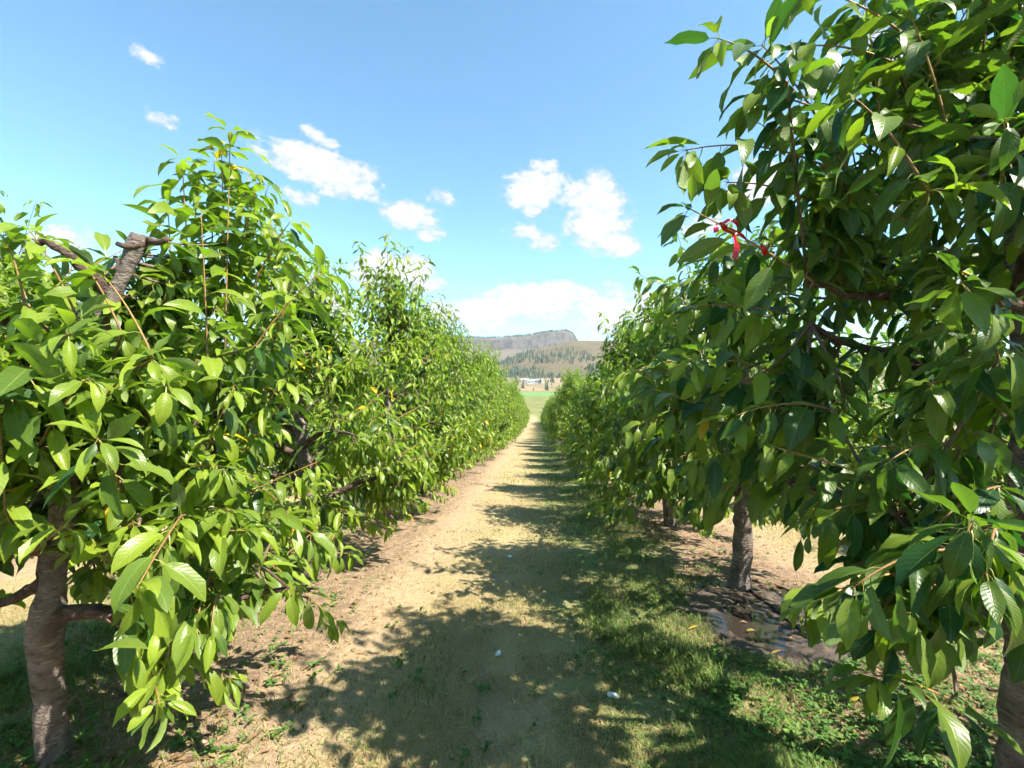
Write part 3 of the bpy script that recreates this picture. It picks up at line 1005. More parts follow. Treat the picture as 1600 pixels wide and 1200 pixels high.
NEAR.append(('R2', bR2, Tree(505, 3.15, 1.25, .80, 140, light=.34, keep=clear_alley(bR2, -1.2, .60), lean=(.03, 0),  # leaf tint darkened here too, shade put into the colour
    heroes=H(bR2, ((1080, 560, 3.5), (965, 590, 3.4), .7), ((1100, 640, 3.5), (985, 670, 3.45), .8), ((1120, 700, 3.6), (1020, 735, 3.5), .9), ((1080, 480, 3.8), (1000, 430, 3.8), .5), ((1120, 740, 3.9), (1060, 790, 3.8), 1.0), ((1090, 690, 3.7), (1010, 770, 3.6), 1.0), ((1060, 660, 4.0), (960, 720, 3.9), .9), ((1100, 740, 3.5), (1085, 800, 3.4), 1.0), ((1200, 740, 3.7), (1230, 800, 3.6), 1.0), ((1110, 520, 3.8), (990, 500, 3.9), .6)))))
NEAR.append(('R3', bR3, Tree(606, 3.2, 1.25, .32, 140, light=.5, keep=clear_alley(bR3, -1.2, .62))))

# the sawn leader ends in a gnarled knob with two short spurs
_t1 = NEAR[0][2]
_pt, _rt = _t1.trunk
_rt = _rt * (1 + .45 * np.exp(-((np.arange(len(_rt)) - len(_rt) + 2) / 1.6) ** 2))
_t1.trunk = (_pt, _rt)
for _a, _b, _c in (((228, 378, 2.05), (205, 392, 2.0), (182, 380, 1.98)), ((234, 376, 2.05), (250, 384, 2.0), (262, 372, 1.99))):
    _t1.branches.append((bez(P(*_a) - bL1, P(*_b) - bL1, P(*_c) - bL1, 7), np.linspace(.017, .010, 7)))

# the leaves of the near trees that show largest become parts of their own
bv, bp, own = [], [], []
for ti, (nm, base, T_) in enumerate(NEAR):
    L = T_.L
    right = np.cross(L['dir'], L['nor'])
    c0 = L['pos'] + base + L['dir'] * L['len'][:, None] * .22
    c1 = c0 + L['dir'] * L['len'][:, None] * .9 - L['nor'] * L['len'][:, None] * .25
    m_ = (c0 + c1) / 2 + L['nor'] * L['len'][:, None] * .05
    w_ = right * L['len'][:, None] * .17
    q = np.stack([c0, m_ + w_, c1, m_ - w_], 1)
    own.append((sum(len(b) for b in bv) , m_))
    bv.append(q.reshape(-1, 4, 3))
allq = np.concatenate(bv)
bvh = BVHTree.FromPolygons(allq.reshape(-1, 3).tolist(), np.arange(len(allq) * 4).reshape(-1, 4).tolist())
camv = Vector(CAM)
PICK = []
for ti, (nm, base, T_) in enumerate(NEAR):
    st, mids = own[ti]
    rel = mids - CAM
    dep = rel[:, 1]
    u = rel[:, 0] / np.maximum(dep, .01); v = rel[:, 2] / np.maximum(dep, .01)
    ok = (dep > .3) & (np.abs(u) < 1.12) & (np.abs(v) < .84)
    size = T_.L['len'] / np.maximum(dep, .01)
    pick = []
    for i in np.argsort(-size):
        if not ok[i]: continue
        dv = Vector(rel[i]); dist = dv.length
        hit = bvh.ray_cast(camv, dv.normalized(), dist + .05)
        if hit[2] is not None and (hit[2] == st + i or hit[3] > dist - .015):
            pick.append(i)
            if len(pick) >= 300: break
    PICK.append(np.array(pick, int))

ORD = {'L1': ('cherry tree with a sawn off leader trunk at the left edge', 'cherry trees in the left row'),
       'L2': ('second cherry tree of the left row, just behind the one with the sawn leader', 'cherry trees in the left row'),
       'L3': ('third cherry tree of the left row, with tall pointed shoots on top', 'cherry trees in the left row'),
       'R1': ('nearest cherry tree on the right, shaded leaves overhanging, reaching out of frame', 'cherry trees in the right row'),
       'R2': ('cherry tree on the right with bare grey trunk standing by the puddle', 'cherry trees in the right row'),
       'R3': ('third cherry tree of the right row, just behind the tree by the puddle', 'cherry trees in the right row')}

def empty(name, loc):
    o = bpy.data.objects.new(name, None)
    COL.objects.link(o); o.location = loc
    o.empty_display_size = .2
    return o

def ring_tint(c, sides):
    c = np.concatenate([c, np.ones((len(c), 1))], 1)
    return np.concatenate([np.repeat(c, sides, 0), c[-1:], c[:1]])

def wood_parts(T_, root, near, seed):
    V, Q, Tt = tube(T_.trunk[0], T_.trunk[1], 20 if near else 8, .24 if near else .1, seed)
    link('trunk', mk_mesh('trunk', V, Q, Tt), MAT_BARK, root)
    for bi, (p, r) in enumerate(T_.branches):
        V, Q, Tt = tube(p, r, 8, .12, seed + bi)
        link('branch', mk_mesh('branch', V, Q, Tt), MAT_BRANCH, root)

for ti, (nm, base, T_) in enumerate(NEAR):
    root = empty('cherry_tree', base)
    tag(root, ORD[nm][0], 'cherry tree', ORD[nm][1])
    wood_parts(T_, root, True, 10 * ti + 3)
    # shoots in view are parts, the rest is one part
    info = []
    for si, (p, r, _) in enumerate(T_.shoots):
        tip = p[-1] + base - CAM; mid = p[len(p) // 2] + base - CAM
        inv = mid[1] > .4 and abs(mid[0] / mid[1]) < 1.1 and abs(mid[2] / mid[1]) < .8
        info.append((0 if inv else 1, mid[1], si))
    info.sort()
    single = set(i[2] for i in info[:70] if i[0] == 0)
    acc = Acc()
    for si, (p, r, wc) in enumerate(T_.shoots):
        V, Q, Tt = tube(p, r, 5)
        wt = ring_tint(wc, 5)
        if si in single:
            link('shoot', mk_mesh('shoot', V, Q, Tt, True, {'tint': wt}), MAT_SHOOT, root)
        else:
            acc.add(V, Q, Tt, tint=wt)
    if acc.n:
        tag(link('twigs', acc.mesh('twigs'), MAT_SHOOT, root), kind='stuff')
    L = T_.L
    pk = PICK[ti]
    rest = np.ones(len(L['pos']), bool); rest[pk] = False
    Lr = {k: v[rest] for k, v in L.items()}
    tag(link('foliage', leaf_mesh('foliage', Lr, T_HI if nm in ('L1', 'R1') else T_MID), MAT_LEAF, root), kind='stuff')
    right = np.cross(L['dir'], L['nor'])
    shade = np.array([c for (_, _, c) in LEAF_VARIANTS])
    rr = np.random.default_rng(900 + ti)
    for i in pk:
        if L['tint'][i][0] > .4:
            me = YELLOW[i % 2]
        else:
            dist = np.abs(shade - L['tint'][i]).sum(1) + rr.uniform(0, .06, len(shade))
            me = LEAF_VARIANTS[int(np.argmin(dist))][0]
        o = bpy.data.objects.new('leaf', me)
        COL.objects.link(o)
        o.parent = root
        l = L['len'][i]
        M = np.eye(4); M[:3, 0] = right[i] * l; M[:3, 1] = L['dir'][i] * l; M[:3, 2] = L['nor'][i] * l; M[:3, 3] = L['pos'][i]
        o.matrix_local = Matrix(M.tolist())

# ------------------------------------------------------------------ farther trees: four grown once, then copied
PROTO = []
for k, (sd, Hh, Rr, zb) in enumerate([(11, 3.4, 1.12, .34), (12, 3.1, 1.08, .36), (13, 3.6, 1.1, .36), (14, 3.2, 1.14, .32)]):
    T_ = Tree(sd, Hh, Rr, zb, 145, light=.66, leaf=.150, top_shoots=18)
    V, Q, Tt = tube(T_.trunk[0], T_.trunk[1], 9, .1, sd)
    tr = mk_mesh('trunk', V, Q, Tt); tr.materials.append(MAT_BARK)
    acc = Acc()
    for p, r in T_.branches: acc.add(*tube(p, r, 5))
    for p, r, _ in T_.shoots: acc.add(*tube(p, r * 1.1, 3, cap=False))
    br = acc.mesh('limbs'); br.materials.append(MAT_BRANCH)
    cr = leaf_mesh('crown', T_.L, T_MID); cr.materials.append(MAT_LEAF)
    PROTO.append((tr, br, cr))

prng = np.random.default_rng(66)
def far_tree(s, a, label, group, k=None, scale=None):
    k = int(prng.integers(4)) if k is None else k
    root = empty('cherry_tree', loc_of(s + prng.normal(0, .06), a + prng.normal(0, .12)))
    root.rotation_euler = (0, 0, prng.uniform(0, 6.28))
    sc = prng.uniform(.92, 1.08) if scale is None else scale
    kx = 1.04 if s < 0 else 1.12
    root.scale = (sc * kx, sc * kx, sc * prng.uniform(.86, 1.12) * (.93 if s > 0 else 1.05))
    tag(root, label, 'cherry tree', group)
    for nm, me in zip(('trunk', 'limbs', 'crown'), PROTO[k]):
        o = link(nm, me, None, root)
        if nm != 'trunk': o['kind'] = 'stuff'

ORDW = ['fourth', 'fifth', 'sixth', 'seventh', 'eighth', 'ninth', 'tenth']
for side, s0, a0 in (('left', ROW_L - .02, 9.15), ('right', ROW_R + .02, 9.05)):
    for i in range(27):
        a = a0 + i * 2.4
        if i < len(ORDW): lab = '%s cherry tree from the viewer in the row on the %s of the alley' % (ORDW[i], side)
        else: lab = 'small distant cherry tree toward the far end of the %s row' % side
        far_tree(s0, a, lab, 'cherry trees in the %s row' % side)
far_tree(-2.35, -.95, 'cherry tree beside the viewer, leaf tips peeking in at the left edge', 'cherry trees in the left row', 1, 1.0)
far_tree(2.15, -.95, 'cherry tree beside the viewer, just off the right edge of the picture', 'cherry trees in the right row', 3, 1.0)
for i in range(11):
    far_tree(ROW_L - PITCH, 2.6 + i * 2.4, 'cherry tree of the next row glimpsed behind the left row', 'cherry trees of the next row to the left')
    far_tree(ROW_R + PITCH, 2.2 + i * 2.4, 'cherry tree of the next row glimpsed behind the right row', 'cherry trees of the next row to the right')
# ------------------------------------------------------------------ ground cover
def cover_fields(x, y):
    """Density of grass 0..1 and greenness 0..1 across the alleys."""
    s, a = to_row(x, y)
    s = s + (vnoise(x * .9 + 5, y * .9, 71) - .5) * .5 + (vnoise(x * 4, y * 4, 72) - .5) * .3
    q = (s - ROW_L) % PITCH
    den = np.interp(q, [0, .5, .8, 1.1, 1.5, 1.9, 2.6, 3.3, 3.7, 4.1], [.08, .10, .16, .26, .60, .9, 1.0, 1.0, .4, .08])
    den = den * np.clip((fbm(x * 2.2, y * 2.2, 73, 3) - .22) * 4.0, .12, 1)
    gr = np.interp(q, [0, .6, 1.0, 1.5, 2.1, 2.6, 3.1, 3.6, 4.1], [.6, .35, .10, .08, .16, .42, .72, .9, .8])
    gr = np.clip(gr + (fbm(x * 1.3, y * 1.3, 74, 3) - .47) * 1.3, .03, .97)
    return den, gr, q

def in_puddle(x, y, grow=1.0):
    return np.hypot((x - PUD[0]) / (.52 * grow), (y - PUD[1]) / (.62 * grow)) < 1

def build_grass():
    rng = np.random.default_rng(31)
    N = 800000
    d = np.exp(rng.uniform(math.log(1.75), math.log(34), N))
    x = d * rng.uniform(-1.18, 1.18, N)
    s, _ = to_row(x, d)
    den, gr, q = cover_fields(x, d)
    k = (rng.uniform(size=N) < den * np.clip(1.15 - d / 60, .2, 1)) & (s > -5.2) & (s < 5.2) & ~in_puddle(x, d)
    x, d, gr, q = x[k], d[k], gr[k], q[k]
    n = len(x)
    z = gz(x, d)
    green = rng.uniform(size=n) < gr
    sc = np.clip(d / 6, 1, 3.2) ** .75
    tall = (vnoise(x * 2.6, d * 2.6, 75) > .72) & green & (q > 2.5)
    h = np.where(green, rng.uniform(.018, .05, n), rng.uniform(.008, .030, n)) * np.where(tall, 2.2, 1.0) * np.clip(sc, 1, 1.5)
    wd = rng.uniform(.0012, .0026, n) * sc * np.where(green, 1.15, 1.0)
    az = rng.uniform(0, 6.283, n)
    ln = np.where(green, rng.uniform(.4, 1.3, n), rng.uniform(1.0, 3.2, n)) * h
    dx, dy = np.cos(az), np.sin(az)
    sx, sy = -dy * wd, dx * wd
    B = np.stack([x, d, z - .003], 1)
    v0 = B + np.stack([sx, sy, 0 * z], 1); v1 = B - np.stack([sx, sy, 0 * z], 1)
    mid = B + np.stack([dx * ln * .4, dy * ln * .4, h * .68], 1)
    v2 = mid + np.stack([sx, sy, 0 * z], 1) * .8; v3 = mid - np.stack([sx, sy, 0 * z], 1) * .8
    v4 = B + np.stack([dx * ln, dy * ln, h], 1)
    V = np.stack([v0, v1, v2, v3, v4], 1).reshape(-1, 3)
    b = np.arange(n)[:, None] * 5
    Q = b + np.array([[0, 1, 3, 2]]); T = b + np.array([[2, 3, 4]])
    t = rng.uniform(size=(n, 1))
    cg = np.array([.085, .15, .028]) * (1 - t) + np.array([.20, .26, .06]) * t
    cs = np.array([.27, .20, .08]) * (1 - t) + np.array([.44, .35, .165]) * t
    c = np.where(green[:, None], cg, cs)
    col = np.repeat(np.concatenate([c, np.ones((n, 1))], 1), 5, 0)
    m, nn = material('grass_blades')
    t_ = nn.attr('tint')
    p = nn.principled(t_, .6, spec=.25)
    tr = nn.new('ShaderNodeBsdfTranslucent'); nn.put(tr.inputs[0], t_)
    ms = nn.new('ShaderNodeMixShader'); ms.inputs[0].default_value = .3
    nn.t.links.new(p, ms.inputs[1]); nn.t.links.new(tr.outputs[0], ms.inputs[2])
    nn.out(ms.outputs[0])
    tag(link('grass', mk_mesh('grass', V, Q, T, False, {'tint': col}), m), 'short mown grass, dry straw in the middle and green toward the right row', kind='stuff')
    return m
MAT_GRASS = build_grass()

def scatter_leaflets(name, label, pts, az, tilt, ln, wd, tint, mat, lift=.004, curl=.3):
    """Small leaf blades as one mesh: two quads each, folded along the middle."""
    n = len(pts)
    dx, dy = np.cos(az) * np.cos(tilt), np.sin(az) * np.cos(tilt)
    D_ = np.stack([dx, dy, np.sin(tilt)], 1)
    R_ = np.stack([-np.sin(az), np.cos(az), 0 * az], 1)
    U_ = np.cross(D_, R_) * 1.0
    L_, W_ = ln[:, None], wd[:, None]
    b = pts + np.array([0, 0, lift])
    v = np.stack([b, b + D_ * L_ * .5 + R_ * W_ + U_ * W_ * curl, b + D_ * L_ * .52 , b + D_ * L_ * .5 - R_ * W_ + U_ * W_ * curl, b + D_ * L_ - U_ * L_ * curl * .25], 1).reshape(-1, 3)
    o = np.arange(n)[:, None, None] * 5
    T = (o + np.array([[0, 2, 1], [0, 3, 2], [1, 2, 4], [2, 3, 4]])[None]).reshape(-1, 3)
    col = np.repeat(np.concatenate([tint, np.ones((n, 1))], 1), 5, 0)
    return tag(link(name, mk_mesh(name, v, None, T, False, {'tint': col}), mat), label, kind='stuff')

def build_weeds():
    rng = np.random.default_rng(52)
    P_, AZ, TI, LN, WD, C = [], [], [], [], [], []
    def rosette(x, y, n, size, col, up):
        z = float(gz(x, y))
        for i in range(n):
            az = rng.uniform(0, 6.283)
            hz = rng.uniform(0, up)
            P_.append((x + rng.normal(0, size * .5), y + rng.normal(0, size * .5), z + hz)); AZ.append(az)
            TI.append(rng.uniform(-.2, .7)); l = size * rng.uniform(.6, 1.3)
            LN.append(l); WD.append(l * rng.uniform(.2, .36))
            C.append(np.array(col) * rng.uniform(.7, 1.35))
    cnt = 0
    while cnt < 1500:
        d = math.exp(rng.uniform(math.log(1.8), math.log(14)))
        x = d * rng.uniform(-1.15, 1.15)
        s, a = to_row(x, d)
        q = (s - ROW_L) % PITCH
        dens = float(np.interp(q, [0, .4, .75, 1.1, 2.3, 2.9, 3.5, 4.1], [.30, .35, .16, .04, .03, .30, .65, .35])) * float(np.clip((fbm(x * 1.4, d * 1.4, 91, 3) - .36) * 5, 0, 1))
        if s > 1.0 and d < 3.1: dens = max(dens, .75)
        if bool(in_puddle(np.array(x), np.array(d), 1.05)) or abs(s) > 5: continue
        if rng.uniform() > dens: continue
        cnt += 1
        rosette(x, d, int(rng.integers(5, 13)), rng.uniform(.018, .042), (.075, .165, .03) if rng.uniform() < .7 else (.12, .20, .035), rng.uniform(.01, .06))
    scatter_leaflets('weeds', 'low broad leaved green weeds under the right row and about the trunks', np.array(P_), np.array(AZ), np.array(TI), np.array(LN), np.array(WD), np.array(C), MAT_GRASS)
build_weeds()

def build_litter():
    rng = np.random.default_rng(63)
    n0 = 26000
    d = np.exp(rng.uniform(math.log(1.8), math.log(16), n0))
    x = d * rng.uniform(-1.18, 1.18, n0)
    s, _ = to_row(x, d)
    q = (s - ROW_L) % PITCH
    dens = np.interp(q, [0, .5, .95, 1.5, 2.6, 3.3, 3.6, 4.1], [.75, .55, .10, .02, .02, .12, .6, .8]) * np.clip((fbm(x * 1.7, d * 1.7, 95, 3) - .28) * 4, .1, 1)
    k = (rng.uniform(size=n0) < dens) & (np.abs(s) < 5) & (~in_puddle(x, d, .8) | (rng.uniform(size=n0) < .25))
    x, d = x[k], d[k]; n = len(x)
    pts = np.stack([x, d, gz(x, d)], 1)
    t = rng.uniform(size=(n, 1))
    c = np.array([.13, .075, .04]) * (1 - t) + np.array([.42, .27, .14]) * t
    ln = rng.uniform(.02, .075, n); thin = rng.uniform(size=n) < .45
    wd = np.where(thin, rng.uniform(.0015, .004, n), ln * rng.uniform(.18, .32, n))
    ln = np.where(thin, ln * 1.7, ln)
    scatter_leaflets('leaf_litter', 'brown dead leaves, bark chips and twigs beneath the trees', pts, rng.uniform(0, 6.283, n), rng.uniform(-.1, .35, n), ln, wd, c, MAT_GRASS, .006, .45)
build_litter()

# ------------------------------------------------------------------ puddle beside the second right trunk
def build_puddle():
    # uneven wet mud, and a level sheet of water that fills its hollows
    gx_, gy_ = np.arange(-.95, .951, .017), np.arange(-1.05, 1.051, .017)
    X, Y = np.meshgrid(gx_, gy_)
    wx, wy = PUD[0] + X, PUD[1] + Y
    r = np.hypot(X / .80, Y / .90) + (fbm(wx * 2.4, wy * 2.4, 131, 3) - .45) * .5
    rel = (fbm(wx * 3.2, wy * 3.2, 121, 2) - .36) * .085 + (fbm(wx * 16, wy * 16, 122, 4) - .47) * .030
    hollow = -.020 * (1 - sstep(np.hypot(X / .5, Y / .6), .3, 1.0))
    rim = sstep(r, .68, 1.0)
    z0 = float(gz0(PUD[1])) - .01
    Z = (z0 + .012 + rel + hollow) * (1 - rim) + (gz(wx, wy) - .03) * rim
    nx = len(gx_)
    i = np.arange(len(gy_) - 1)[:, None] * nx; j = np.arange(nx - 1)[None, :]
    Q = np.stack([i + j, i + j + 1, i + nx + j + 1, i + nx + j], -1).reshape(-1, 4)
    m, n = material('wet_mud')
    fine = n.noise(n.pos(), 60.0, 5, .7); big = n.noise(n.pos(), 9.0, 4)
    c = n.mix(n.step(fine, .3, .7), (.035, .026, .02, 1), (.085, .062, .045, 1))
    c = n.mix(n.step(big, .5, .7, 0, .7), c, (.15, .105, .07, 1))
    n.out(n.principled(c, n.step(big, .35, .7, .25, .8), n.bump(fine, .9, .012), .5))
    tag(link('mud', mk_mesh('mud', np.stack([wx.ravel(), wy.ravel(), Z.ravel()], 1), Q), m), 'dark wet mud round the puddle', kind='structure')
    ang = np.linspace(0, 2 * np.pi, 48, endpoint=False)
    rr = .60 + .05 * np.sin(ang * 3 + 1)
    V = np.concatenate([[[PUD[0], PUD[1], 0]], np.stack([PUD[0] + np.cos(ang) * rr, PUD[1] + np.sin(ang) * rr * 1.15, 0 * ang], 1)])
    V[:, 2] = z0 + .002
    T = np.array([[0, 1 + k, 1 + (k + 1) % 48] for k in range(48)])
    m, n = material('puddle_water')
    nz = n.noise(n.pos(), 26, 3)
    n.out(n.principled((.030, .024, .018, 1), .05, n.bump(nz, .05, .01), .5))
    tag(link('puddle', mk_mesh('puddle', V, None, T), m), 'shallow muddy puddle of irrigation water at the foot of the right trunk', kind='structure')
build_puddle()

def build_pebbles():
    rng = np.random.default_rng(81)
    n0 = 9000
    d = np.exp(rng.uniform(math.log(1.8), math.log(11), n0)); x = d * rng.uniform(-1.15, 1.15, n0)
    s_, _ = to_row(x, d)
    q = (s_ - ROW_L) % PITCH
    k = (rng.uniform(size=n0) < np.interp(q, [0, .5, 1.0, 1.5, 2.2, 4.1], [.3, .6, .55, .2, .05, .15])) & (np.abs(s_) < 4)
    x, d = x[k], d[k]; n = len(x)
    r = rng.uniform(.003, .011, n) * (1 + 1.2 * (rng.uniform(size=n) > .96))
    o = np.array([[1, 0, 0], [-1, 0, 0], [0, 1, 0], [0, -1, 0], [0, 0, .7], [0, 0, -.7]], float)
    V = o[None] * r[:, None, None] * rng.uniform(.6, 1.3, (n, 6, 1)) + np.stack([x, d, gz(x, d) + r * .25], 1)[:, None, :]
    F = np.array([[0, 2, 4], [2, 1, 4], [1, 3, 4], [3, 0, 4], [2, 0, 5], [1, 2, 5], [3, 1, 5], [0, 3, 5]])
    t = rng.uniform(size=(n, 1))
    c = np.array([.22, .15, .09]) * (1 - t) + np.array([.40, .30, .20]) * t
    col = np.repeat(np.concatenate([c, np.ones((n, 1))], 1), 6, 0)
    tag(link('soil_clods', mk_mesh('soil_clods', V.reshape(-1, 3), None, (np.arange(n)[:, None, None] * 6 + F[None]).reshape(-1, 3), False, {'tint': col}), MAT_GRASS), 'small soil clods and pebbles strewn on the bare wheel track', kind='stuff')
build_pebbles()

def stick(name, label, pts, rad, mat, cat):
    pts, _ = resample(np.array(pts), .05)
    pts = pts + np.random.default_rng(len(label)).normal(0, .005, pts.shape)
    c = pts[0].copy()
    r = np.linspace(rad, rad * .45, len(pts))
    a = Acc(); a.add(*tube(pts - c, r, 7, .15, 5))
    k = len(pts) // 2
    side = pts[k] - c + np.array([[0, 0, 0], [.05, .07, .02], [.11, .12, .025]])
    a.add(*tube(side, [rad * .6, rad * .45, rad * .25], 6))
    tag(link(name, a.mesh(name), mat, None, c), label, cat)
gp = lambda px, py, up=.012: ground_at(px, py) + np.array([0, 0, up])
MAT_WET = bark_material('wet_bark', (.05, .035, .028), (.022, .016, .013), (.10, .075, .06), 8.0)
stick('fallen_branch', 'dark wet fallen branch lying across the puddle', [gp(1172, 925), gp(1205, 950), gp(1245, 985), gp(1262, 1000)], .018, MAT_WET, 'branch')
stick('fallen_branch', 'thinner dark stick lying above the puddle behind the wet branch', [gp(1215, 918), gp(1260, 940), gp(1300, 975)], .012, MAT_WET, 'branch')
stick('fallen_branch', 'dry grey stick on the bare soil below the left foliage', [gp(395, 905), gp(440, 892), gp(492, 868)], .010, MAT_BRANCH, 'branch')

# ------------------------------------------------------------------ fallen yellow leaves, pale stones
def flat_leaf(px, py, label, size, rot, tint, seed):
    V, Q, T, uv = T_HI[seed % len(T_HI)]
    V = V - np.array([0, .6, 0]); V = V * [1, 1, .55]
    V[:, 2] -= V[:, 2].min()
    me = mk_mesh('fallen_leaf', V * size, Q, T, True, {'tint': np.tile([*tint, 1.0], (len(V), 1)), 'luv': uv})
    p = ground_at(px, py)
    o = link('fallen_leaf', me, MAT_LEAF, None, p + np.array([0, 0, .012]))
    o.rotation_euler = (random.Random(seed).uniform(-.25, .25), random.Random(seed + 1).uniform(-.25, .25), rot)
    tag(o, label, 'fallen leaf', 'yellow leaves fallen on the grass')
Y1, Y2, Y3 = (.58, .40, .05), (.50, .36, .14), (.34, .30, .05)
for k, (px, py, lab, sz, rot, c) in enumerate([
        (1083, 984, 'bright yellow fallen leaf on green grass just left of the puddle', .085, 1.9, Y1),
        (1094, 1001, 'small yellow fallen leaf below the bright one left of the puddle', .055, .4, Y3),
        (1172, 990, 'yellow green fallen leaf at the edge of the puddle water', .075, 1.4, Y3),
        (956, 936, 'small pale yellow leaf alone on the shaded middle of the alley', .055, 1.2, Y2),
        (961, 1066, 'cream yellow leaf lying just above the white stone on the right', .075, .2, Y2),
        (1336, 1106, 'long yellow leaf among the weeds at the lower right', .11, 1.75, Y1),
        (1053, 1122, 'tan dry leaf on dark grass at the bottom edge', .09, 2.6, Y2),
        (1120, 937, 'small yellow leaf in the green grass beneath the puddle tree', .06, 2.2, Y1),
        (812, 778, 'tiny yellow leaf on the sunlit straw far up the alley', .07, .9, Y1),
        (1215, 1022, 'brown yellow leaf on the mud below the puddle', .08, 1.5, (.40, .24, .08))]):
    flat_leaf(px, py, lab, sz, rot, c, 40 + 3 * k)

def stone(px, py, label, size, seed):
    rng = np.random.default_rng(seed)
    import bmesh
    bm = bmesh.new(); bmesh.ops.create_icosphere(bm, subdivisions=3, radius=1.0)
    dirs = norm(rng.normal(size=(9, 3))); cut = rng.uniform(.55, .85, 9)
    for v in bm.verts:
        c = np.array(v.co)
        for d_, k_ in zip(dirs, cut):
            e = np.dot(c, d_)
            if e > k_: c = c - d_ * (e - k_) * .85
        v.co = Vector(c * size * np.array([1, .62, .42]))
    me = bpy.data.meshes.new('stone'); bm.to_mesh(me); bm.free()
    o = link('stone', me, MAT_STONE, None, ground_at(px, py) + np.array([0, 0, size * .26]))
    o.rotation_euler = (rng.uniform(-.2, .2), rng.uniform(-.2, .2), rng.uniform(0, 3))
    tag(o, label, 'stone', 'white stones on the alley')
MAT_STONE = simple_mat('white_stone', (.70, .72, .72), .6, .15, 40.0)
stone(778, 1023, 'white angular stone in the shade in the middle of the alley', .034, 1)
stone(958, 1089, 'white stone near the bottom edge below a cream leaf', .036, 2)
stone(797, 871, 'small grey white stone farther up the alley', .035, 3)

# ------------------------------------------------------------------ red and silver tape tied to a shoot of the nearest right tree
def build_tape():
    m, n = material('foil_tape')
    back = n.new('ShaderNodeNewGeometry').outputs['Backfacing']
    cr = n.noise(n.pos(), 160, 3)
    front = n.math('SUBTRACT', 1.0, back)
    col = n.mix(back, (.80, .81, .83, 1), (.50, .008, .03, 1))
    n.out(n.principled(col, .16, n.bump(cr, .5, .004), .7, Metallic=n.math('MULTIPLY_ADD', front, .75, .05)))
    p0, p1 = P(1270, 440, 1.6), P(1075, 325, 1.48)
    mid = (p0 + p1) / 2 + np.array([0, 0, .02])
    ax = bez(p0, mid, p1, 60)
    ax = ax[(np.linspace(0, 1, 60) > .36) & (np.linspace(0, 1, 60) < .82)]
    ax, tot = resample(ax, .004)
    t = norm(np.gradient(ax, axis=0))
    u = norm(np.cross(t, np.array([0, 0, 1.0]))); v = np.cross(t, u)
    root = empty('foil_tape', ax[0])
    tag(root, 'red and silver foil tape wound round a shoot of the nearest right tree', 'tape')
    def strip(nm, c, wv):
        V = np.stack([c - wv, c + wv], 1).reshape(-1, 3) - ax[0]
        k = np.arange(len(c) - 1)[:, None] * 2
        link(nm, mk_mesh(nm, V, k + np.array([[0, 1, 3, 2]])), m, root)
    k = np.arange(len(ax))
    ph = k * .004 * 2 * np.pi / .085 + .8
    rad = .006 + .005 * np.sin(k * .13)
    c = ax + u * (np.cos(ph) * rad)[:, None] + v * (np.sin(ph) * rad)[:, None]
    strip('wrapped_band', c, norm(.35 * t + np.cos(ph * .5)[:, None] * v + .5 * u) * .009)
    def tail(nm, start, pts, wdir, wd):
        q, _ = resample(np.array(pts), .006)
        kk = np.linspace(0, 1, len(q))[:, None]
        wv = norm(np.array(wdir) + np.array([.0, 1.0, .1]) * np.sin(kk * 5) * .8) * wd
        strip(nm, start + q, wv)
    a0 = ax[int(len(ax) * .62)]
    tail('loose_tail', a0, [(0, 0, 0), (-.004, -.012, -.02), (.003, -.014, -.05), (-.002, -.010, -.09)], (1, 0, 0), .010)
    a1 = ax[int(len(ax) * .86)]
    tail('loose_end', a1, [(0, 0, 0), (.02, -.015, .012), (.045, -.012, .006), (.055, -.006, -.006)], (0, .2, 1), .008)
    a2 = ax[int(len(ax) * .9)]
    tail('loose_tail', a2, [(0, 0, 0), (-.012, -.012, -.012), (-.012, -.016, -.035)], (1, 0, .3), .008)
build_tape()

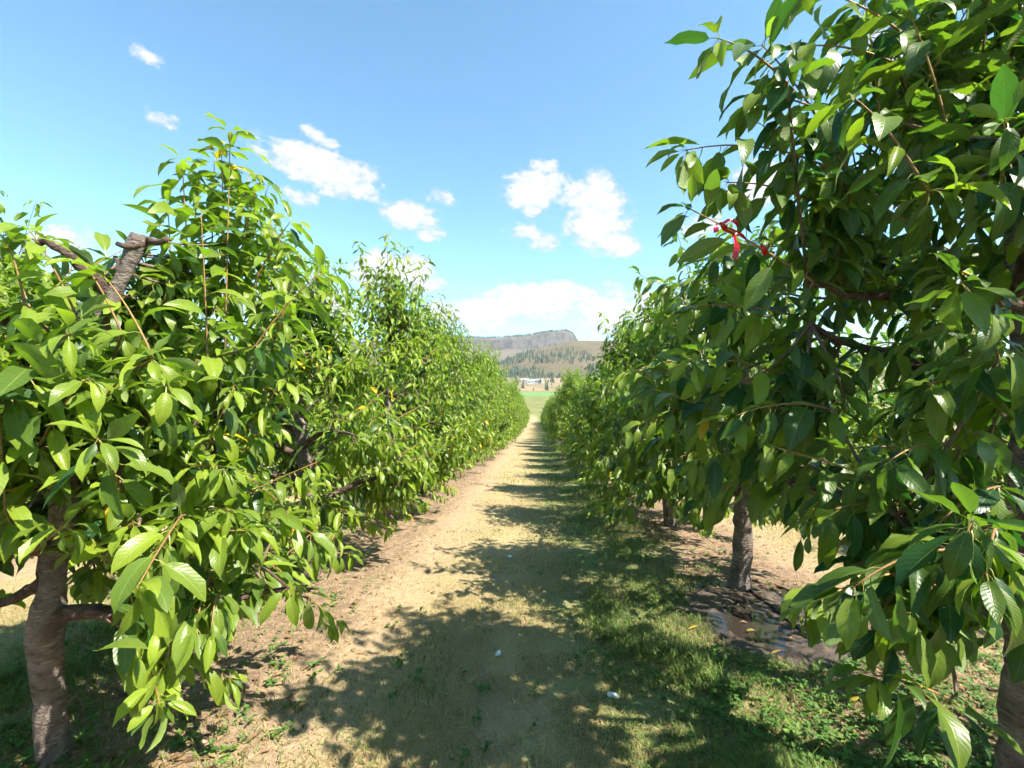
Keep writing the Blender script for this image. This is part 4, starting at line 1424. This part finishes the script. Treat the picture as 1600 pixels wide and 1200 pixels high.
# ------------------------------------------------------------------ far buildings and the mast
MAT_WALL = simple_mat('white_wall', (.55, .54, .52), .8, .06, .4)
MAT_WALL2 = simple_mat('tan_wall', (.50, .42, .33), .8, .06, .4)
MAT_ROOF = simple_mat('grey_roof', (.26, .27, .30), .7, .12, .5)
MAT_PANE = simple_mat('window_glass', (.05, .06, .08), .15, .1, 1.0, spec=.7)
def house(px, dist, w_, d_, h_, rz, wall, label):
    x = (px - 800) / FPX * dist
    root = empty('farm_house', (x, dist, float(gz(x, dist)) - .1))
    root.rotation_euler = (0, 0, rz)
    tag(root, label, 'house', 'buildings across the valley')
    a = Acc(); a.box((0, 0, h_ / 2), (w_, d_, h_))
    g = np.array([[-w_ / 2, -d_ / 2, h_], [-w_ / 2, d_ / 2, h_], [-w_ / 2, 0, h_ + d_ * .26], [w_ / 2, -d_ / 2, h_], [w_ / 2, d_ / 2, h_], [w_ / 2, 0, h_ + d_ * .26]])
    a.add(g, None, [[0, 2, 1], [3, 4, 5]])
    link('wall', a.mesh('wall', False), wall, root)
    a = Acc()
    for s_ in (-1, 1):
        e = np.array([[-w_ / 2 - .5, s_ * (d_ / 2 + .5), h_ - .13], [w_ / 2 + .5, s_ * (d_ / 2 + .5), h_ - .13], [w_ / 2 + .5, 0, h_ + d_ * .26 + .12], [-w_ / 2 - .5, 0, h_ + d_ * .26 + .12]])
        a.add(np.concatenate([e, e + [0, 0, .2]]), [[0, 1, 2, 3], [7, 6, 5, 4], [0, 4, 5, 1], [1, 5, 6, 2], [2, 6, 7, 3], [3, 7, 4, 0]])
    link('roof', a.mesh('roof', False), MAT_ROOF, root)
    nw = max(2, int(w_ / 3.2))
    for i in range(nw):
        cx = -w_ / 2 + (i + .5) * w_ / nw
        a = Acc()
        door = i == nw // 2
        a.box((cx, -d_ / 2 - .02, 1.15 if door else h_ * .55), (1.1 if door else 1.3, .1, 2.1 if door else 1.2))
        link('door' if door else 'window', a.mesh('window', False), MAT_ROOF if door else MAT_PANE, root)
house(829, 560, 9, 8, 3.2, .1, MAT_WALL, 'white farm house with grey roof at the foot of the far hill')
house(842, 585, 10, 7, 3.6, -.2, MAT_WALL, 'second pale farm building just right of the white farm house')
house(820, 600, 12, 8, 3.2, .15, MAT_WALL2, 'tan low farm building left of the white farm house')

def build_mast():
    d_ = 2045.0
    x = (921 - 800) / FPX * d_
    zt = CAM[2] + (600 - 518.5) / FPX * d_; zb_ = CAM[2] + (600 - 534) / FPX * d_
    root = empty('radio_mast', (x, d_, zb_)); hh = zt - zb_
    tag(root, 'thin radio mast standing on the ridge right of the mesa', 'mast')
    mt = simple_mat('mast_steel', (.16, .15, .16), .5, .1, .1)
    legs = [(math.cos(k * 2.094) * 1.1, math.sin(k * 2.094) * 1.1) for k in range(3)]
    for lx, ly in legs:
        V, Q, T = tube([[lx, ly, 0], [lx * .5, ly * .5, hh]], [.35, .25], 5)
        link('leg', mk_mesh('leg', V, Q, T), mt, root)
    a = Acc()
    for i in range(12):
        f0, f1 = i / 12, (i + 1) / 12
        for k in range(3):
            p, q = legs[k], legs[(k + 1) % 3]
            a.add(*tube([[p[0] * (1 - f0 * .5), p[1] * (1 - f0 * .5), hh * f0], [q[0] * (1 - f1 * .5), q[1] * (1 - f1 * .5), hh * f1]], [.14, .14], 4))
    link('lattice', a.mesh('lattice'), mt, root)
    V, Q, T = tube([[0, 0, hh], [0, 0, hh + 5]], [.2, .1], 5)
    link('antenna', mk_mesh('antenna', V, Q, T), mt, root)
build_mast()

# ------------------------------------------------------------------ air between here and the hills
def build_haze():
    a = Acc(); a.box((0, 3250, 245), (17600, 7900, 510))
    m = bpy.data.materials.new('haze_air'); m.use_nodes = True
    n = m.node_tree; n.nodes.clear()
    v = n.nodes.new('ShaderNodeVolumePrincipled'); v.inputs['Color'].default_value = (.86, .92, 1.0, 1)
    v.inputs['Density'].default_value = 0.6e-4; v.inputs['Anisotropy'].default_value = .2
    o = n.nodes.new('ShaderNodeOutputMaterial'); n.links.new(v.outputs[0], o.inputs['Volume'])
    tag(link('haze', a.mesh('haze', False), m), 'thin pale summer haze over the valley', kind='stuff')
build_haze()
